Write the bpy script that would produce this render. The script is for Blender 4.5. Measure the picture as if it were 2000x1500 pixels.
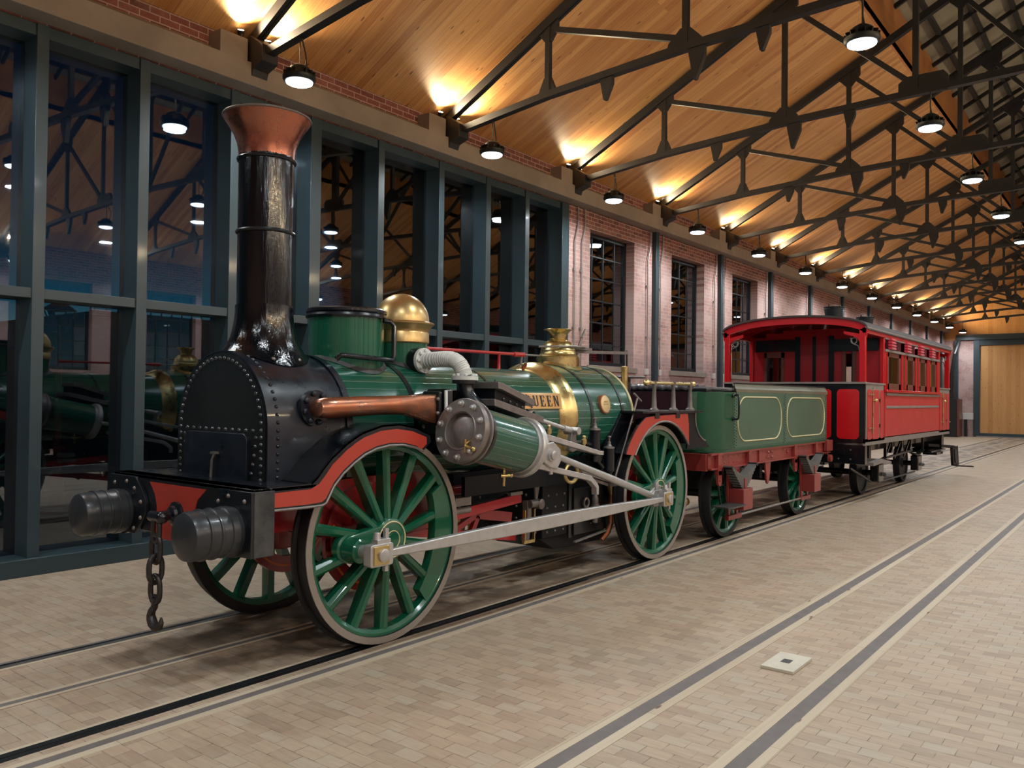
import bpy, bmesh, math, random
from mathutils import Vector, Matrix
random.seed(7)
PI = math.pi
sc = bpy.context.scene
COL = sc.collection
for o in list(bpy.data.objects): bpy.data.objects.remove(o)

# ------------------------------------------------------------ camera
F_PX, YAW, PITCH, ROLL = 1600.0, .6633, .0147, .0122
fw = Vector((math.cos(YAW)*math.cos(PITCH), math.sin(YAW)*math.cos(PITCH), math.sin(PITCH)))
rt = Vector((math.sin(YAW), -math.cos(YAW), 0)); up = rt.cross(fw)
r2 = rt*math.cos(ROLL)+up*math.sin(ROLL); u2 = -rt*math.sin(ROLL)+up*math.cos(ROLL)
cd = bpy.data.cameras.new('camera'); cam = bpy.data.objects.new('camera', cd); COL.objects.link(cam)
m3 = Matrix((r2, u2, -fw)).transposed()
cam.matrix_world = Matrix.Translation((0, 0, 1.8)) @ m3.to_4x4()
cd.sensor_width = 36; cd.lens = F_PX*36/2000; cd.clip_start = .05; cd.clip_end = 300
sc.camera = cam

# ------------------------------------------------------------ exposure, world
sc.view_settings.view_transform = 'Standard'; sc.view_settings.look = 'None'
sc.view_settings.exposure = 0.0; sc.view_settings.gamma = 1; sc.view_settings.use_curve_mapping = False
sc.cycles.use_denoising = True
sc.cycles.max_bounces = 7; sc.cycles.diffuse_bounces = 3; sc.cycles.glossy_bounces = 4
sc.cycles.transparent_max_bounces = 10; sc.cycles.sample_clamp_indirect = 3.0
w = bpy.data.worlds.new('dusk_sky'); sc.world = w; w.use_nodes = True
wn = w.node_tree.nodes; wl = w.node_tree.links
tc = wn.new('ShaderNodeTexCoord'); sp = wn.new('ShaderNodeSeparateXYZ'); rp = wn.new('ShaderNodeValToRGB')
wl.new(tc.outputs['Generated'], sp.inputs[0]); wl.new(sp.outputs['Z'], rp.inputs[0])
e = rp.color_ramp.elements
e[0].position = 0.0; e[0].color = (.40, .42, .34, 1); e[1].position = .35; e[1].color = (.004, .009, .02, 1)
x = e.new(.04); x.color = (.24, .36, .33, 1)
x = e.new(.10); x.color = (.015, .12, .18, 1)
x = e.new(.18); x.color = (.005, .025, .05, 1)
wl.new(rp.outputs[0], wn['Background'].inputs[0]); wn['Background'].inputs[1].default_value = .9

# ------------------------------------------------------------ layout constants
TX = [5.73+3.42*i for i in range(-2, 13)]      # roof trusses, along the hall
NV = 2                                         # index of the first truss in view
YW, YR, RIDGE = 8.6, -7.6, .5                  # window wall, right wall, ridge
XE = 48.0
SL = .52
LAMP_Z, LAMP_P, UP_P = 5.29, 54.0, 95.0
def ceil_z(y): return 6.02+SL*((YW-y) if y > RIDGE else (y-YR))

LN = []
def area_light(name, loc, power, size, color, rot=(0, 0, 0), spread=PI):
    l = bpy.data.lights.new(name, 'AREA'); l.shape = 'DISK'; l.size = size; l.energy = power; l.color = color
    l.spread = spread
    o = bpy.data.objects.new(name, l); COL.objects.link(o); o.location = loc; o.rotation_euler = rot
    return o

# ------------------------------------------------------------ materials
def nm(name):
    m = bpy.data.materials.new(name); m.use_nodes = True
    return m, m.node_tree.nodes, m.node_tree.links, m.node_tree.nodes['Principled BSDF']
def srgb(r, g, b):
    f = lambda c: (c/255/12.92 if c/255 <= .04045 else ((c/255+.055)/1.055)**2.4)
    return (f(r), f(g), f(b), 1)
def mat(name, col, rough=.5, metal=0., coat=0., var=0., vscale=6., bump=0., bscale=40., rvar=0., col2=None, emit=None, estr=0.):
    m, n, l, b = nm(name)
    c = srgb(*col); b.inputs['Base Color'].default_value = c
    b.inputs['Roughness'].default_value = rough; b.inputs['Metallic'].default_value = metal
    b.inputs['Coat Weight'].default_value = coat; b.inputs['Coat Roughness'].default_value = .08
    if var or rvar or col2:
        t = n.new('ShaderNodeTexCoord'); z = n.new('ShaderNodeTexNoise'); z.inputs['Scale'].default_value = vscale
        z.inputs['Detail'].default_value = 6; z.inputs['Roughness'].default_value = .65
        l.new(t.outputs['Object'], z.inputs['Vector'])
        if var or col2:
            r = n.new('ShaderNodeValToRGB'); l.new(z.outputs['Fac'], r.inputs[0])
            d = srgb(*col2) if col2 else tuple(max(0, v*(1-var)) for v in c[:3])+(1,)
            r.color_ramp.elements[0].position = .35; r.color_ramp.elements[0].color = d
            r.color_ramp.elements[1].position = .65; r.color_ramp.elements[1].color = c
            l.new(r.outputs[0], b.inputs['Base Color'])
        if rvar:
            q = n.new('ShaderNodeMapRange'); q.inputs['To Min'].default_value = rough; q.inputs['To Max'].default_value = min(1, rough+rvar)
            q.inputs['From Min'].default_value = .35; q.inputs['From Max'].default_value = .65
            l.new(z.outputs['Fac'], q.inputs['Value']); l.new(q.outputs[0], b.inputs['Roughness'])
    if bump:
        t2 = n.new('ShaderNodeTexCoord'); z2 = n.new('ShaderNodeTexNoise'); z2.inputs['Scale'].default_value = bscale
        bp = n.new('ShaderNodeBump'); bp.inputs['Strength'].default_value = bump; bp.inputs['Distance'].default_value = .01
        l.new(t2.outputs['Object'], z2.inputs['Vector']); l.new(z2.outputs['Fac'], bp.inputs['Height']); l.new(bp.outputs[0], b.inputs['Normal'])
    if emit:
        b.inputs['Emission Color'].default_value = emit; b.inputs['Emission Strength'].default_value = estr
    return m
def math_node(n, l, op, a, b=None, c=None):
    q = n.new('ShaderNodeMath'); q.operation = op
    for i, v in enumerate((a, b, c)):
        if v is None: continue
        if isinstance(v, (int, float)): q.inputs[i].default_value = v
        else: l.new(v, q.inputs[i])
    return q.outputs[0]
def mixc(n, l, fac, a, b, mode='MIX'):
    q = n.new('ShaderNodeMix'); q.data_type = 'RGBA'; q.blend_type = mode
    if isinstance(fac, (int, float)): q.inputs[0].default_value = fac
    else: l.new(fac, q.inputs[0])
    for i, v in ((6, a), (7, b)):
        if isinstance(v, tuple): q.inputs[i].default_value = v
        else: l.new(v, q.inputs[i])
    return q.outputs[2]
def ramp(n, l, src, stops):
    r = n.new('ShaderNodeValToRGB'); l.new(src, r.inputs[0]); el = r.color_ramp.elements
    el[0].position, el[0].color = stops[0]; el[1].position, el[1].color = stops[-1]
    for p, c in stops[1:-1]:
        k = el.new(p); k.color = c
    return r.outputs[0]
def noise(n, l, vec, scale, detail=5, rough=.6):
    z = n.new('ShaderNodeTexNoise'); z.inputs['Scale'].default_value = scale; z.inputs['Detail'].default_value = detail
    z.inputs['Roughness'].default_value = rough
    l.new(vec, z.inputs['Vector']); return z.outputs['Fac']
def wvec(n, l, order, scale=(1, 1, 1)):
    """object coordinates re-ordered, e.g. 'xz0'"""
    t = n.new('ShaderNodeTexCoord'); s = n.new('ShaderNodeSeparateXYZ'); c = n.new('ShaderNodeCombineXYZ')
    l.new(t.outputs['Object'], s.inputs[0])
    for i, ch in enumerate(order):
        if ch == '0': continue
        o = s.outputs['xyz'.index(ch)]
        if scale[i] != 1: o = math_node(n, l, 'MULTIPLY', o, scale[i])
        l.new(o, c.inputs[i])
    return c.outputs[0], s
def brick(n, l, vec, bw, rh, mortar, c1, c2, cm, off=.5, smooth=.1, bias=0.):
    b = n.new('ShaderNodeTexBrick'); l.new(vec, b.inputs['Vector'])
    b.inputs['Brick Width'].default_value = bw; b.inputs['Row Height'].default_value = rh; b.inputs['Scale'].default_value = 1
    b.inputs['Mortar Size'].default_value = mortar; b.inputs['Mortar Smooth'].default_value = smooth; b.inputs['Bias'].default_value = bias
    b.inputs['Color1'].default_value = c1; b.inputs['Color2'].default_value = c2; b.inputs['Mortar'].default_value = cm
    b.offset = off
    return b

def make_floor_mat():
    m, n, l, b = nm('floor_blocks')
    v, s = wvec(n, l, 'yx0')
    br = brick(n, l, v, .158, .100, .0022, (0, 0, 0, 1), (1, 1, 1, 1), (0.5, .5, .5, 1), smooth=.3)
    tone = ramp(n, l, br.outputs['Color'], [(0., srgb(132, 108, 92)), (.35, srgb(166, 142, 120)), (.7, srgb(180, 156, 134)), (1., srgb(174, 164, 148))])
    vs, _ = wvec(n, l, 'yx0', (2.2, 16, 1))
    g = noise(n, l, vs, 2.2, 6)
    tone = mixc(n, l, .42, tone, ramp(n, l, g, [(.3, srgb(140, 112, 92)), (.5, srgb(170, 148, 126)), (.7, srgb(190, 176, 156))]))
    big = noise(n, l, wvec(n, l, 'xy0')[0], .55, 4)
    tone = mixc(n, l, .35, tone, ramp(n, l, big, [(.3, srgb(160, 152, 130)), (.7, srgb(192, 164, 138))]))
    # oil stains between the rails
    y = s.outputs['Y']
    band = math_node(n, l, 'SUBTRACT', 1.0, math_node(n, l, 'MULTIPLY', math_node(n, l, 'ABSOLUTE', math_node(n, l, 'SUBTRACT', y, 5.15)), 1.25))
    on = math_node(n, l, 'MULTIPLY', band, 1.6)
    on = math_node(n, l, 'MINIMUM', math_node(n, l, 'MAXIMUM', on, 0.), 1.)
    xs = math_node(n, l, 'MINIMUM', math_node(n, l, 'MAXIMUM', math_node(n, l, 'MULTIPLY', math_node(n, l, 'SUBTRACT', s.outputs['X'], 2.4), .8), 0.), 1.)
    st = noise(n, l, wvec(n, l, 'xy0')[0], 2.3, 5, .6)
    stf = ramp(n, l, st, [(.42, (0, 0, 0, 1)), (.55, (1, 1, 1, 1))])
    fac = math_node(n, l, 'MULTIPLY', math_node(n, l, 'MULTIPLY', on, xs), stf)
    fac = math_node(n, l, 'MULTIPLY', fac, .82)
    tone = mixc(n, l, fac, tone, srgb(72, 60, 52))
    gap = ramp(n, l, noise(n, l, wvec(n, l, 'xy0')[0], 9, 3), [(.42, (0, 0, 0, 1)), (.6, (1, 1, 1, 1))])
    mf = math_node(n, l, 'MULTIPLY', br.outputs['Fac'], math_node(n, l, 'ADD', math_node(n, l, 'MULTIPLY', gap, .7), .25))
    tone = mixc(n, l, mf, tone, srgb(84, 70, 56))
    l.new(tone, b.inputs['Base Color']); b.inputs['Roughness'].default_value = .55
    bp = n.new('ShaderNodeBump'); bp.invert = True; bp.inputs['Strength'].default_value = .3; bp.inputs['Distance'].default_value = .004
    l.new(br.outputs['Fac'], bp.inputs['Height']); l.new(bp.outputs[0], b.inputs['Normal'])
    return m
def make_brick_mat(name, order='xz0', clean=False):
    m, n, l, b = nm(name)
    v, s = wvec(n, l, order)
    br = brick(n, l, v, .232, .078, .006, (0, 0, 0, 1), (1, 1, 1, 1), (.5, .5, .5, 1), smooth=.25)
    c = ramp(n, l, br.outputs['Color'], [(0., srgb(84, 44, 42)), (.4, srgb(136, 76, 66)), (.8, srgb(158, 98, 86)), (1., srgb(96, 66, 62))])
    c = mixc(n, l, .35, c, ramp(n, l, noise(n, l, v, 14, 5), [(.3, srgb(96, 54, 48)), (.7, srgb(170, 116, 102))]))
    # thin worn limewash, paled further to paint in lamplight, up to the height of the ledge
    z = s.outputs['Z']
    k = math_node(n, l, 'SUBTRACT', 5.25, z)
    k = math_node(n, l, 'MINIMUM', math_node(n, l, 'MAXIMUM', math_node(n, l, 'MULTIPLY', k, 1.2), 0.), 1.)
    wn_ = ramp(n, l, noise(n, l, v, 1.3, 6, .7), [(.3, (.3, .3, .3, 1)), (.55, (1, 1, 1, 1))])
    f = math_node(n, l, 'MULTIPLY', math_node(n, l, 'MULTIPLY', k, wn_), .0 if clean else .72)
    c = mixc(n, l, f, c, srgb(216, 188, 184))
    c = mixc(n, l, math_node(n, l, 'MULTIPLY', br.outputs['Fac'], .85), c, srgb(204, 182, 172))
    l.new(c, b.inputs['Base Color']); b.inputs['Roughness'].default_value = .8
    h = math_node(n, l, 'ADD', math_node(n, l, 'MULTIPLY', br.outputs['Fac'], -1.), math_node(n, l, 'MULTIPLY', noise(n, l, v, 30, 3), .6))
    bp = n.new('ShaderNodeBump'); bp.inputs['Strength'].default_value = .55; bp.inputs['Distance'].default_value = .008
    l.new(h, bp.inputs['Height']); l.new(bp.outputs[0], b.inputs['Normal'])
    return m
def make_board_mat(name, along, across, w=.16, length=7., dark=srgb(170, 100, 48), light=srgb(240, 188, 124), rough=.42, coat=.25):
    m, n, l, b = nm(name)
    v, s = wvec(n, l, along+across+'0')
    br = brick(n, l, v, length, w, .0016, (0, 0, 0, 1), (1, 1, 1, 1), (.5, .5, .5, 1), off=.37, smooth=.2)
    c = ramp(n, l, br.outputs['Color'], [(0., dark), (.45, tuple((a*.45+d*.55) for a, d in zip(dark, light))), (1., light)])
    vg, _ = wvec(n, l, along+across+'0', (.9, 30, 1))
    g = noise(n, l, vg, 1.6, 7, .65)
    c = mixc(n, l, .5, c, ramp(n, l, g, [(.3, dark), (.55, tuple((a*.3+d*.7) for a, d in zip(dark, light))), (.75, light)]))
    vk, _ = wvec(n, l, along+across+'0', (1.6, 5.5, 1))
    vo = n.new('ShaderNodeTexVoronoi'); vo.inputs['Scale'].default_value = 1.5; l.new(vk, vo.inputs['Vector'])
    kn = ramp(n, l, vo.outputs['Distance'], [(.06, (1, 1, 1, 1)), (.11, (0, 0, 0, 1))])
    c = mixc(n, l, math_node(n, l, 'MULTIPLY', kn, .85), c, srgb(82, 44, 22))
    c = mixc(n, l, math_node(n, l, 'MULTIPLY', br.outputs['Fac'], .6), c, srgb(90, 52, 26))
    l.new(c, b.inputs['Base Color']); b.inputs['Roughness'].default_value = rough
    b.inputs['Coat Weight'].default_value = coat; b.inputs['Coat Roughness'].default_value = .3
    return m
def make_glass(name, tint=(.75, .85, .88, 1), ior=1.5, boost=1.8):
    m, n, l, b = nm(name)
    n.remove(b); out = n['Material Output']
    fr = n.new('ShaderNodeFresnel'); fr.inputs['IOR'].default_value = ior
    tr = n.new('ShaderNodeBsdfTransparent'); tr.inputs[0].default_value = tint
    gl = n.new('ShaderNodeBsdfGlossy'); gl.inputs['Roughness'].default_value = .015; gl.inputs[0].default_value = (.88, .93, 1, 1)
    mx_ = n.new('ShaderNodeMixShader')
    f = math_node(n, l, 'MINIMUM', math_node(n, l, 'MULTIPLY', fr.outputs[0], boost), 1.)
    l.new(f, mx_.inputs[0]); l.new(tr.outputs[0], mx_.inputs[1]); l.new(gl.outputs[0], mx_.inputs[2]); l.new(mx_.outputs[0], out.inputs[0])
    return m
def make_lagging(name, col, seam, period_kind, count, centre=(0, 0)):
    """painted boards: thin seams; period_kind 'ang' = around the x axis through centre (y,z), 'angz' = around z axis"""
    m, n, l, b = nm(name)
    t = n.new('ShaderNodeTexCoord'); s = n.new('ShaderNodeSeparateXYZ'); l.new(t.outputs['Object'], s.inputs[0])
    if period_kind == 'ang': a_, b_ = s.outputs['Y'], s.outputs['Z']
    else: a_, b_ = s.outputs['X'], s.outputs['Y']
    da = math_node(n, l, 'SUBTRACT', a_, centre[0]); db = math_node(n, l, 'SUBTRACT', b_, centre[1])
    an = math_node(n, l, 'ARCTAN2', db, da)
    fr = math_node(n, l, 'FRACT', math_node(n, l, 'MULTIPLY', math_node(n, l, 'ADD', an, 10.), count/(2*PI)))
    d = math_node(n, l, 'ABSOLUTE', math_node(n, l, 'SUBTRACT', fr, .5))
    line = ramp(n, l, d, [(.455, (0, 0, 0, 1)), (.49, (1, 1, 1, 1))])
    z = noise(n, l, t.outputs['Object'], 5, 5)
    c = ramp(n, l, z, [(.3, tuple(v*.8 for v in srgb(*col)[:3])+(1,)), (.7, srgb(*col))])
    c = mixc(n, l, math_node(n, l, 'MULTIPLY', line, .7), c, srgb(*seam))
    l.new(c, b.inputs['Base Color']); b.inputs['Roughness'].default_value = .24
    b.inputs['Coat Weight'].default_value = .6; b.inputs['Coat Roughness'].default_value = .1
    bp = n.new('ShaderNodeBump'); bp.invert = True; bp.inputs['Strength'].default_value = .5; bp.inputs['Distance'].default_value = .004
    hz = math_node(n, l, 'ADD', line, math_node(n, l, 'MULTIPLY', z, .35))
    l.new(hz, bp.inputs['Height']); l.new(bp.outputs[0], b.inputs['Normal'])
    return m

def make_streaky(name, col):
    m, n, l, b = nm(name)
    b.inputs['Base Color'].default_value = srgb(*col); b.inputs['Roughness'].default_value = .14; b.inputs['Coat Weight'].default_value = .1; b.inputs['Coat Roughness'].default_value = .05
    v, _ = wvec(n, l, 'xyz', (11, 11, .8)); f = noise(n, l, v, 2., 4, .6)
    v2, _ = wvec(n, l, 'xyz'); g = noise(n, l, v2, 22, 3, .6)
    h = math_node(n, l, 'ADD', f, math_node(n, l, 'MULTIPLY', g, .12))
    bp = n.new('ShaderNodeBump'); bp.inputs['Strength'].default_value = .5; bp.inputs['Distance'].default_value = .012
    l.new(h, bp.inputs['Height']); l.new(bp.outputs[0], b.inputs['Normal']); l.new(bp.outputs[0], b.inputs['Coat Normal'])
    return m
M = {}
M['chim'] = make_streaky('chimney_black', (7, 10, 15))
M['floor'] = make_floor_mat()
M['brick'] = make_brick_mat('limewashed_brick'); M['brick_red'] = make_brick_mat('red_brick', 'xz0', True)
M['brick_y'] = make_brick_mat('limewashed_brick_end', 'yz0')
M['ceiling'] = make_board_mat('ceiling_boards', 'y', 'x', .12, 9.)
M['boards_v'] = make_board_mat('upright_boards', 'z', 'y', .2, 9., srgb(176, 118, 62), srgb(212, 160, 98))
M['boards_up'] = make_board_mat('kerb_boards', 'x', 'z', .25, 3.4, srgb(150, 96, 52), srgb(186, 128, 78))
M['strip_wood'] = make_board_mat('edge_strip_wood', 'x', 'y', .3, 2.1, srgb(176, 156, 132), srgb(198, 182, 158), .6, 0.)
M['slot'] = mat('slot_filler', (112, 104, 100), .6, 0, 0, .2, 9)
M['rail'] = mat('rail_steel', (48, 52, 54), .4, .6, 0, .4, 8)
M['rail_l'] = mat('rail_steel_worn', (120, 116, 112), .35, .5, 0, .3, 8)
M['slate'] = mat('slate_grey_paint', (46, 64, 71), .42, 0, .1, .15, 2)
M['dsteel'] = mat('truss_paint', (36, 37, 40), .5, .0, 0, .25, 5)
M['stone'] = mat('ledge_stone', (150, 138, 126), .7, 0, 0, .2, 2, .15, 30)
M['plaster'] = mat('roof_panel', (150, 144, 128), .8, 0, 0, .25, 1.2)
M['concrete'] = mat('concrete', (134, 116, 100), .85, 0, 0, .3, 3, .2, 20)
M['cover'] = mat('cover_timber', (205, 196, 178), .6, 0, 0, .12, 10)
M['glass'] = make_glass('window_glass', (.5, .6, .66, 1), 1.5, 3.0)
M['glass_c'] = make_glass('carriage_glass', (.85, .82, .78, 1), 1.5, 1.4)
M['lamp_on'] = mat('lamp_diffuser', (255, 255, 255), .4, emit=(.86, .95, 1, 1), estr=14.)
M['up_on'] = mat('uplight_lens', (255, 240, 200), .4, emit=(1, .83, .5, 1), estr=12.)
M['lamp_body'] = mat('lamp_housing', (36, 40, 44), .45, .4)
M['cable'] = mat('black_cable', (18, 18, 18), .5)
M['galv'] = mat('galvanised', (150, 144, 140), .45, .5, 0, .2, 9)
M['white'] = mat('white_box', (205, 200, 196), .5)
M['matblack'] = mat('stove_black', (26, 28, 30), .5, 0, 0, .2, 4)
M['black'] = mat('gloss_black', (8, 14, 22), .24, 0, .3, 0, 5, .12, 14, .15)
M['black2'] = mat('satin_black', (20, 22, 24), .35, 0, .3, .2, 9, .1, 30)
M['sbox'] = mat('smokebox_black', (14, 24, 38), .26, 0, .3, .4, 5, .1, 9, .2)
M['shade_black'] = mat('shaded_black', (9, 13, 20), .45, 0, 0, .2, 8, .15, 18)  # dull black standing in for shade on the under parts
M['shade_black'].node_tree.nodes['Principled BSDF'].inputs['Specular IOR Level'].default_value = .3
M['rivet'] = mat('rivet_black', (34, 38, 44), .25, 0, .2)
M['leather'] = mat('buffer_leather', (46, 50, 54), .34, 0, .1, .2, 9, .15, 16)
M['dusty'] = mat('dusty_black', (70, 70, 68), .6, 0, 0, 0, 7, col2=(34, 34, 36))
M['copper'] = mat('copper', (196, 120, 92), .2, 1, 0, 0, 7, .12, 7, .15, (170, 118, 104))
M['copper_p'] = mat('copper_pipe', (184, 104, 66), .24, .9, .2, 0, 6, .1, 8, .2, (166, 124, 104))
M['brass'] = mat('brass', (214, 192, 134), .24, 1, 0, .15, 9, .05, 12, .12)
M['brass_d'] = mat('brass_dome', (200, 168, 114), .36, .9, .3, .12, 5, .04, 9)
M['steel'] = mat('bright_steel', (196, 194, 192), .3, .65, 0, .15, 11, .03, 40, .12)
M['steel_d'] = mat('dark_steel', (134, 126, 122), .4, .55, 0, .25, 12)
M['rivet_shade_green'] = mat('rivet_shade_green', (30, 58, 46), .4)  # green darkened to put the rivets' shading into the colour
M['hook_light'] = mat('spring_grey', (112, 112, 110), .5, .3, 0, .2, 12)
M['frame_dark'] = mat('window_frame_dark', (26, 32, 36), .4)
M['tyre'] = mat('tyre_face', (150, 140, 130), .5, .3, 0, .12, 7)
M['tread'] = mat('tyre_tread', (40, 40, 42), .5, .3, 0, .25, 9)
M['chain'] = mat('chain_iron', (72, 68, 66), .4, .6, 0, .3, 20)
M['green'] = mat('wheel_green', (12, 92, 64), .26, 0, .6, .2, 6)
M['lag'] = make_lagging('boiler_lagging', (24, 84, 66), (120, 150, 138), 'ang', 46, (5.13, 1.57))
M['lagz'] = make_lagging('tank_lagging', (20, 88, 66), (10, 48, 38), 'angz', 44, (0, 0))
M['lagc'] = make_lagging('cylinder_lagging', (24, 86, 68), (110, 142, 130), 'ang', 26, (0, 0))
M['red'] = mat('signal_red', (176, 58, 44), .32, 0, .4, .08, 4)
M['redf'] = mat('frame_red', (150, 24, 28), .35, 0, .4, .2, 5)
M['redt'] = mat('tender_red', (142, 52, 46), .4, 0, .3, .2, 5)
M['redb'] = mat('rod_red', (178, 28, 38), .32, 0, .4, .1, 5)
M['orange'] = mat('orange_line', (214, 106, 44), .4)
M['cream'] = mat('cream_line', (206, 196, 150), .5)
M['maroon'] = mat('maroon', (54, 24, 32), .3, 0, .5, .3, 4)
M['lagging_white'] = mat('white_lagging', (214, 214, 210), .7, 0, 0, .08, 12)
M['tgreen'] = mat('tender_green', (74, 104, 84), .36, 0, .3, .15, 3)
M['tgreen_d'] = mat('tender_green_front', (8, 78, 52), .3, 0, .5, .15, 3)
M['tcoal'] = mat('coal_rail', (118, 118, 98), .3, .1, .3, .2, 3)
M['tarp'] = mat('tarpaulin', (92, 88, 94), .35, 0, .2, .4, 9, .4, 14)
M['cred'] = mat('carriage_red', (196, 14, 26), .3, 0, .45, .08, 3)
M['credd'] = mat('bulkhead_red', (172, 10, 26), .34, 0, .3, .1, 3)
M['credf'] = mat('faded_red', (196, 58, 60), .38, 0, .3, .14, 3)
M['cgrey'] = mat('carriage_beading', (132, 124, 118), .5, 0, 0, .2, 8)
M['cblack'] = mat('carriage_black', (16, 16, 20), .22, 0, .5, .1, 8)
M['cbrown'] = mat('window_brown', (110, 62, 50), .4, 0, .2, .15, 7)
M['roofc'] = mat('roof_canvas', (70, 62, 62), .7, 0, 0, .2, 5)
M['bucket'] = mat('bucket_zinc', (44, 52, 54), .45, .4, 0, .3, 9)
M['skyglass'] = mat('dark_rooflight', (14, 22, 24), .2, 0, .3)
M['paving'] = mat('wet_paving', (120, 116, 108), .6, 0, 0, .3, 1.5)
M['shed'] = mat('outdoor_wall', (70, 60, 58), .8, 0, 0, .2, 2)
M['shedroof'] = mat('outdoor_roof', (44, 48, 52), .7)
M['redlamp'] = mat('lantern_red', (116, 44, 36), .45)
M['hook_grey'] = mat('hook_iron', (82, 82, 80), .45, .5, 0, .2, 15)

# ------------------------------------------------------------ mesh builder
ORI = {}
class B:
    def __init__(s): s.bm = bmesh.new()
    def quad(s, pts): s.bm.faces.new([s.bm.verts.new(p) for p in pts])
    def box(s, x0, x1, y0, y1, z0, z1): return s.hexa([(x0, y0, z0), (x1, y0, z0), (x1, y1, z0), (x0, y1, z0), (x0, y0, z1), (x1, y0, z1), (x1, y1, z1), (x0, y1, z1)])
    def hexa(s, p):
        v = [s.bm.verts.new(q) for q in p]
        for f in ((0, 3, 2, 1), (4, 5, 6, 7), (0, 1, 5, 4), (1, 2, 6, 5), (2, 3, 7, 6), (3, 0, 4, 7)): s.bm.faces.new([v[i] for i in f])
        return s
    def bar(s, a, b, w, h, upv=(0, 0, 1)):
        """rectangular bar from a to b; w sideways, h along upv"""
        a, b = Vector(a), Vector(b); d = (b-a).normalized(); u = Vector(upv)
        sd = d.cross(u).normalized()*w/2; u = sd.cross(d).normalized()*h/2
        return s.hexa([a-sd-u, a+sd-u, b+sd-u, b-sd-u, a-sd+u, a+sd+u, b+sd+u, b-sd+u])
    def ring(s, c, u, v, r, n, ru=None): return [s.bm.verts.new(c+u*(math.cos(2*PI*i/n)*r)+v*(math.sin(2*PI*i/n)*(ru or r))) for i in range(n)]
    def join(s, A, C):
        n = len(A)
        for i in range(n): s.bm.faces.new((A[i], A[(i+1) % n], C[(i+1) % n], C[i]))
    def frame(s, d):
        d = Vector(d).normalized(); t = Vector((0, 0, 1)) if abs(d.z) < .9 else Vector((1, 0, 0))
        u = d.cross(t).normalized(); return u, d.cross(u).normalized(), d
    def lathe(s, o, d, prof, n=24, caps=True):
        """prof: list of (distance along d, radius)"""
        o = Vector(o); u, v, d = s.frame(d); R = []
        for h, r in prof:
            c = o+d*h
            R.append(s.ring(c, u, v, max(r, 1e-4), n))
        for a, b in zip(R, R[1:]): s.join(a, b)
        if caps: s.bm.faces.new(R[0][::-1]); s.bm.faces.new(R[-1])
        return s
    def cyl(s, a, b, r, r1=None, n=16):
        a, b = Vector(a), Vector(b); return s.lathe(a, b-a, [(0, r), ((b-a).length, r if r1 is None else r1)], n)
    def tube(s, pts, r, n=10, closed=False, rr=None):
        pts = [Vector(p) for p in pts]; R = []; N = len(pts); prev = None
        for i, p in enumerate(pts):
            if closed: d = pts[(i+1) % N]-pts[i-1]
            else: d = pts[min(i+1, N-1)]-pts[max(i-1, 0)]
            d.normalize()
            if prev is None: u, v, _ = s.frame(d)
            else:
                u = prev-d*prev.dot(d); u.normalize(); v = d.cross(u)
            prev = u; R.append(s.ring(p, u, v, rr[i] if rr else r, n))
        for a, b in zip(R, R[1:]): s.join(a, b)
        if closed:
            # align last ring to the first
            A, C = R[-1], R[0]; k = min(range(n), key=lambda q: (A[0].co-C[q].co).length)
            s.join(A, C[k:]+C[:k])
        else: s.bm.faces.new(R[0][::-1]); s.bm.faces.new(R[-1])
        return s
    def torus(s, c, d, R, r, n=32, m=8, sx=1., sy=1.):
        u, v, d = s.frame(d); c = Vector(c)
        return s.tube([c+u*(math.cos(2*PI*i/n)*R*sx)+v*(math.sin(2*PI*i/n)*R*sy) for i in range(n)], r, m, True)
    def ball(s, c, r, sc_=(1, 1, 1), n=10):
        mt = Matrix.Translation(Vector(c)) @ Matrix.Diagonal((r*sc_[0], r*sc_[1], r*sc_[2], 1))
        bmesh.ops.create_uvsphere(s.bm, u_segments=n, v_segments=max(4, n//2+1), radius=1, matrix=mt); return s
    def prism(s, poly, a, b, ax='y'):
        """polygon in the plane across ax, extruded from a to b.  ax y: (x,z), x: (y,z), z: (x,y)"""
        f = {'y': lambda p, t: (p[0], t, p[1]), 'x': lambda p, t: (t, p[0], p[1]), 'z': lambda p, t: (p[0], p[1], t)}[ax]
        A = [s.bm.verts.new(f(p, a)) for p in poly]; C = [s.bm.verts.new(f(p, b)) for p in poly]
        s.join(A, C); s.bm.faces.new(A[::-1]); s.bm.faces.new(C); return s
    def strip(s, inner, outer, a, b, ax='y'):
        """closed band between two open polylines (same length)"""
        f = {'y': lambda p, t: (p[0], t, p[1]), 'x': lambda p, t: (t, p[0], p[1])}[ax]
        V = [[s.bm.verts.new(f(p, t)) for p in L] for L in (inner, outer) for t in (a, b)]
        i0, i1, o0, o1 = V
        for k in range(len(inner)-1):
            s.bm.faces.new((i0[k], i0[k+1], o0[k+1], o0[k])); s.bm.faces.new((i1[k], o1[k], o1[k+1], i1[k+1]))
            s.bm.faces.new((i0[k], i1[k], i1[k+1], i0[k+1])); s.bm.faces.new((o0[k], o0[k+1], o1[k+1], o1[k]))
        for k in (0, -1): s.bm.faces.new((i0[k], o0[k], o1[k], i1[k]))
        return s
    def rivets(s, pts, nrm, r=.012):
        nrm = Vector(nrm).normalized()
        for p in pts: s.lathe(Vector(p)-nrm*.002, nrm, [(0, r), (r*.55, r*.8), (r*.9, r*.3)], 8)
        return s
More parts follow.
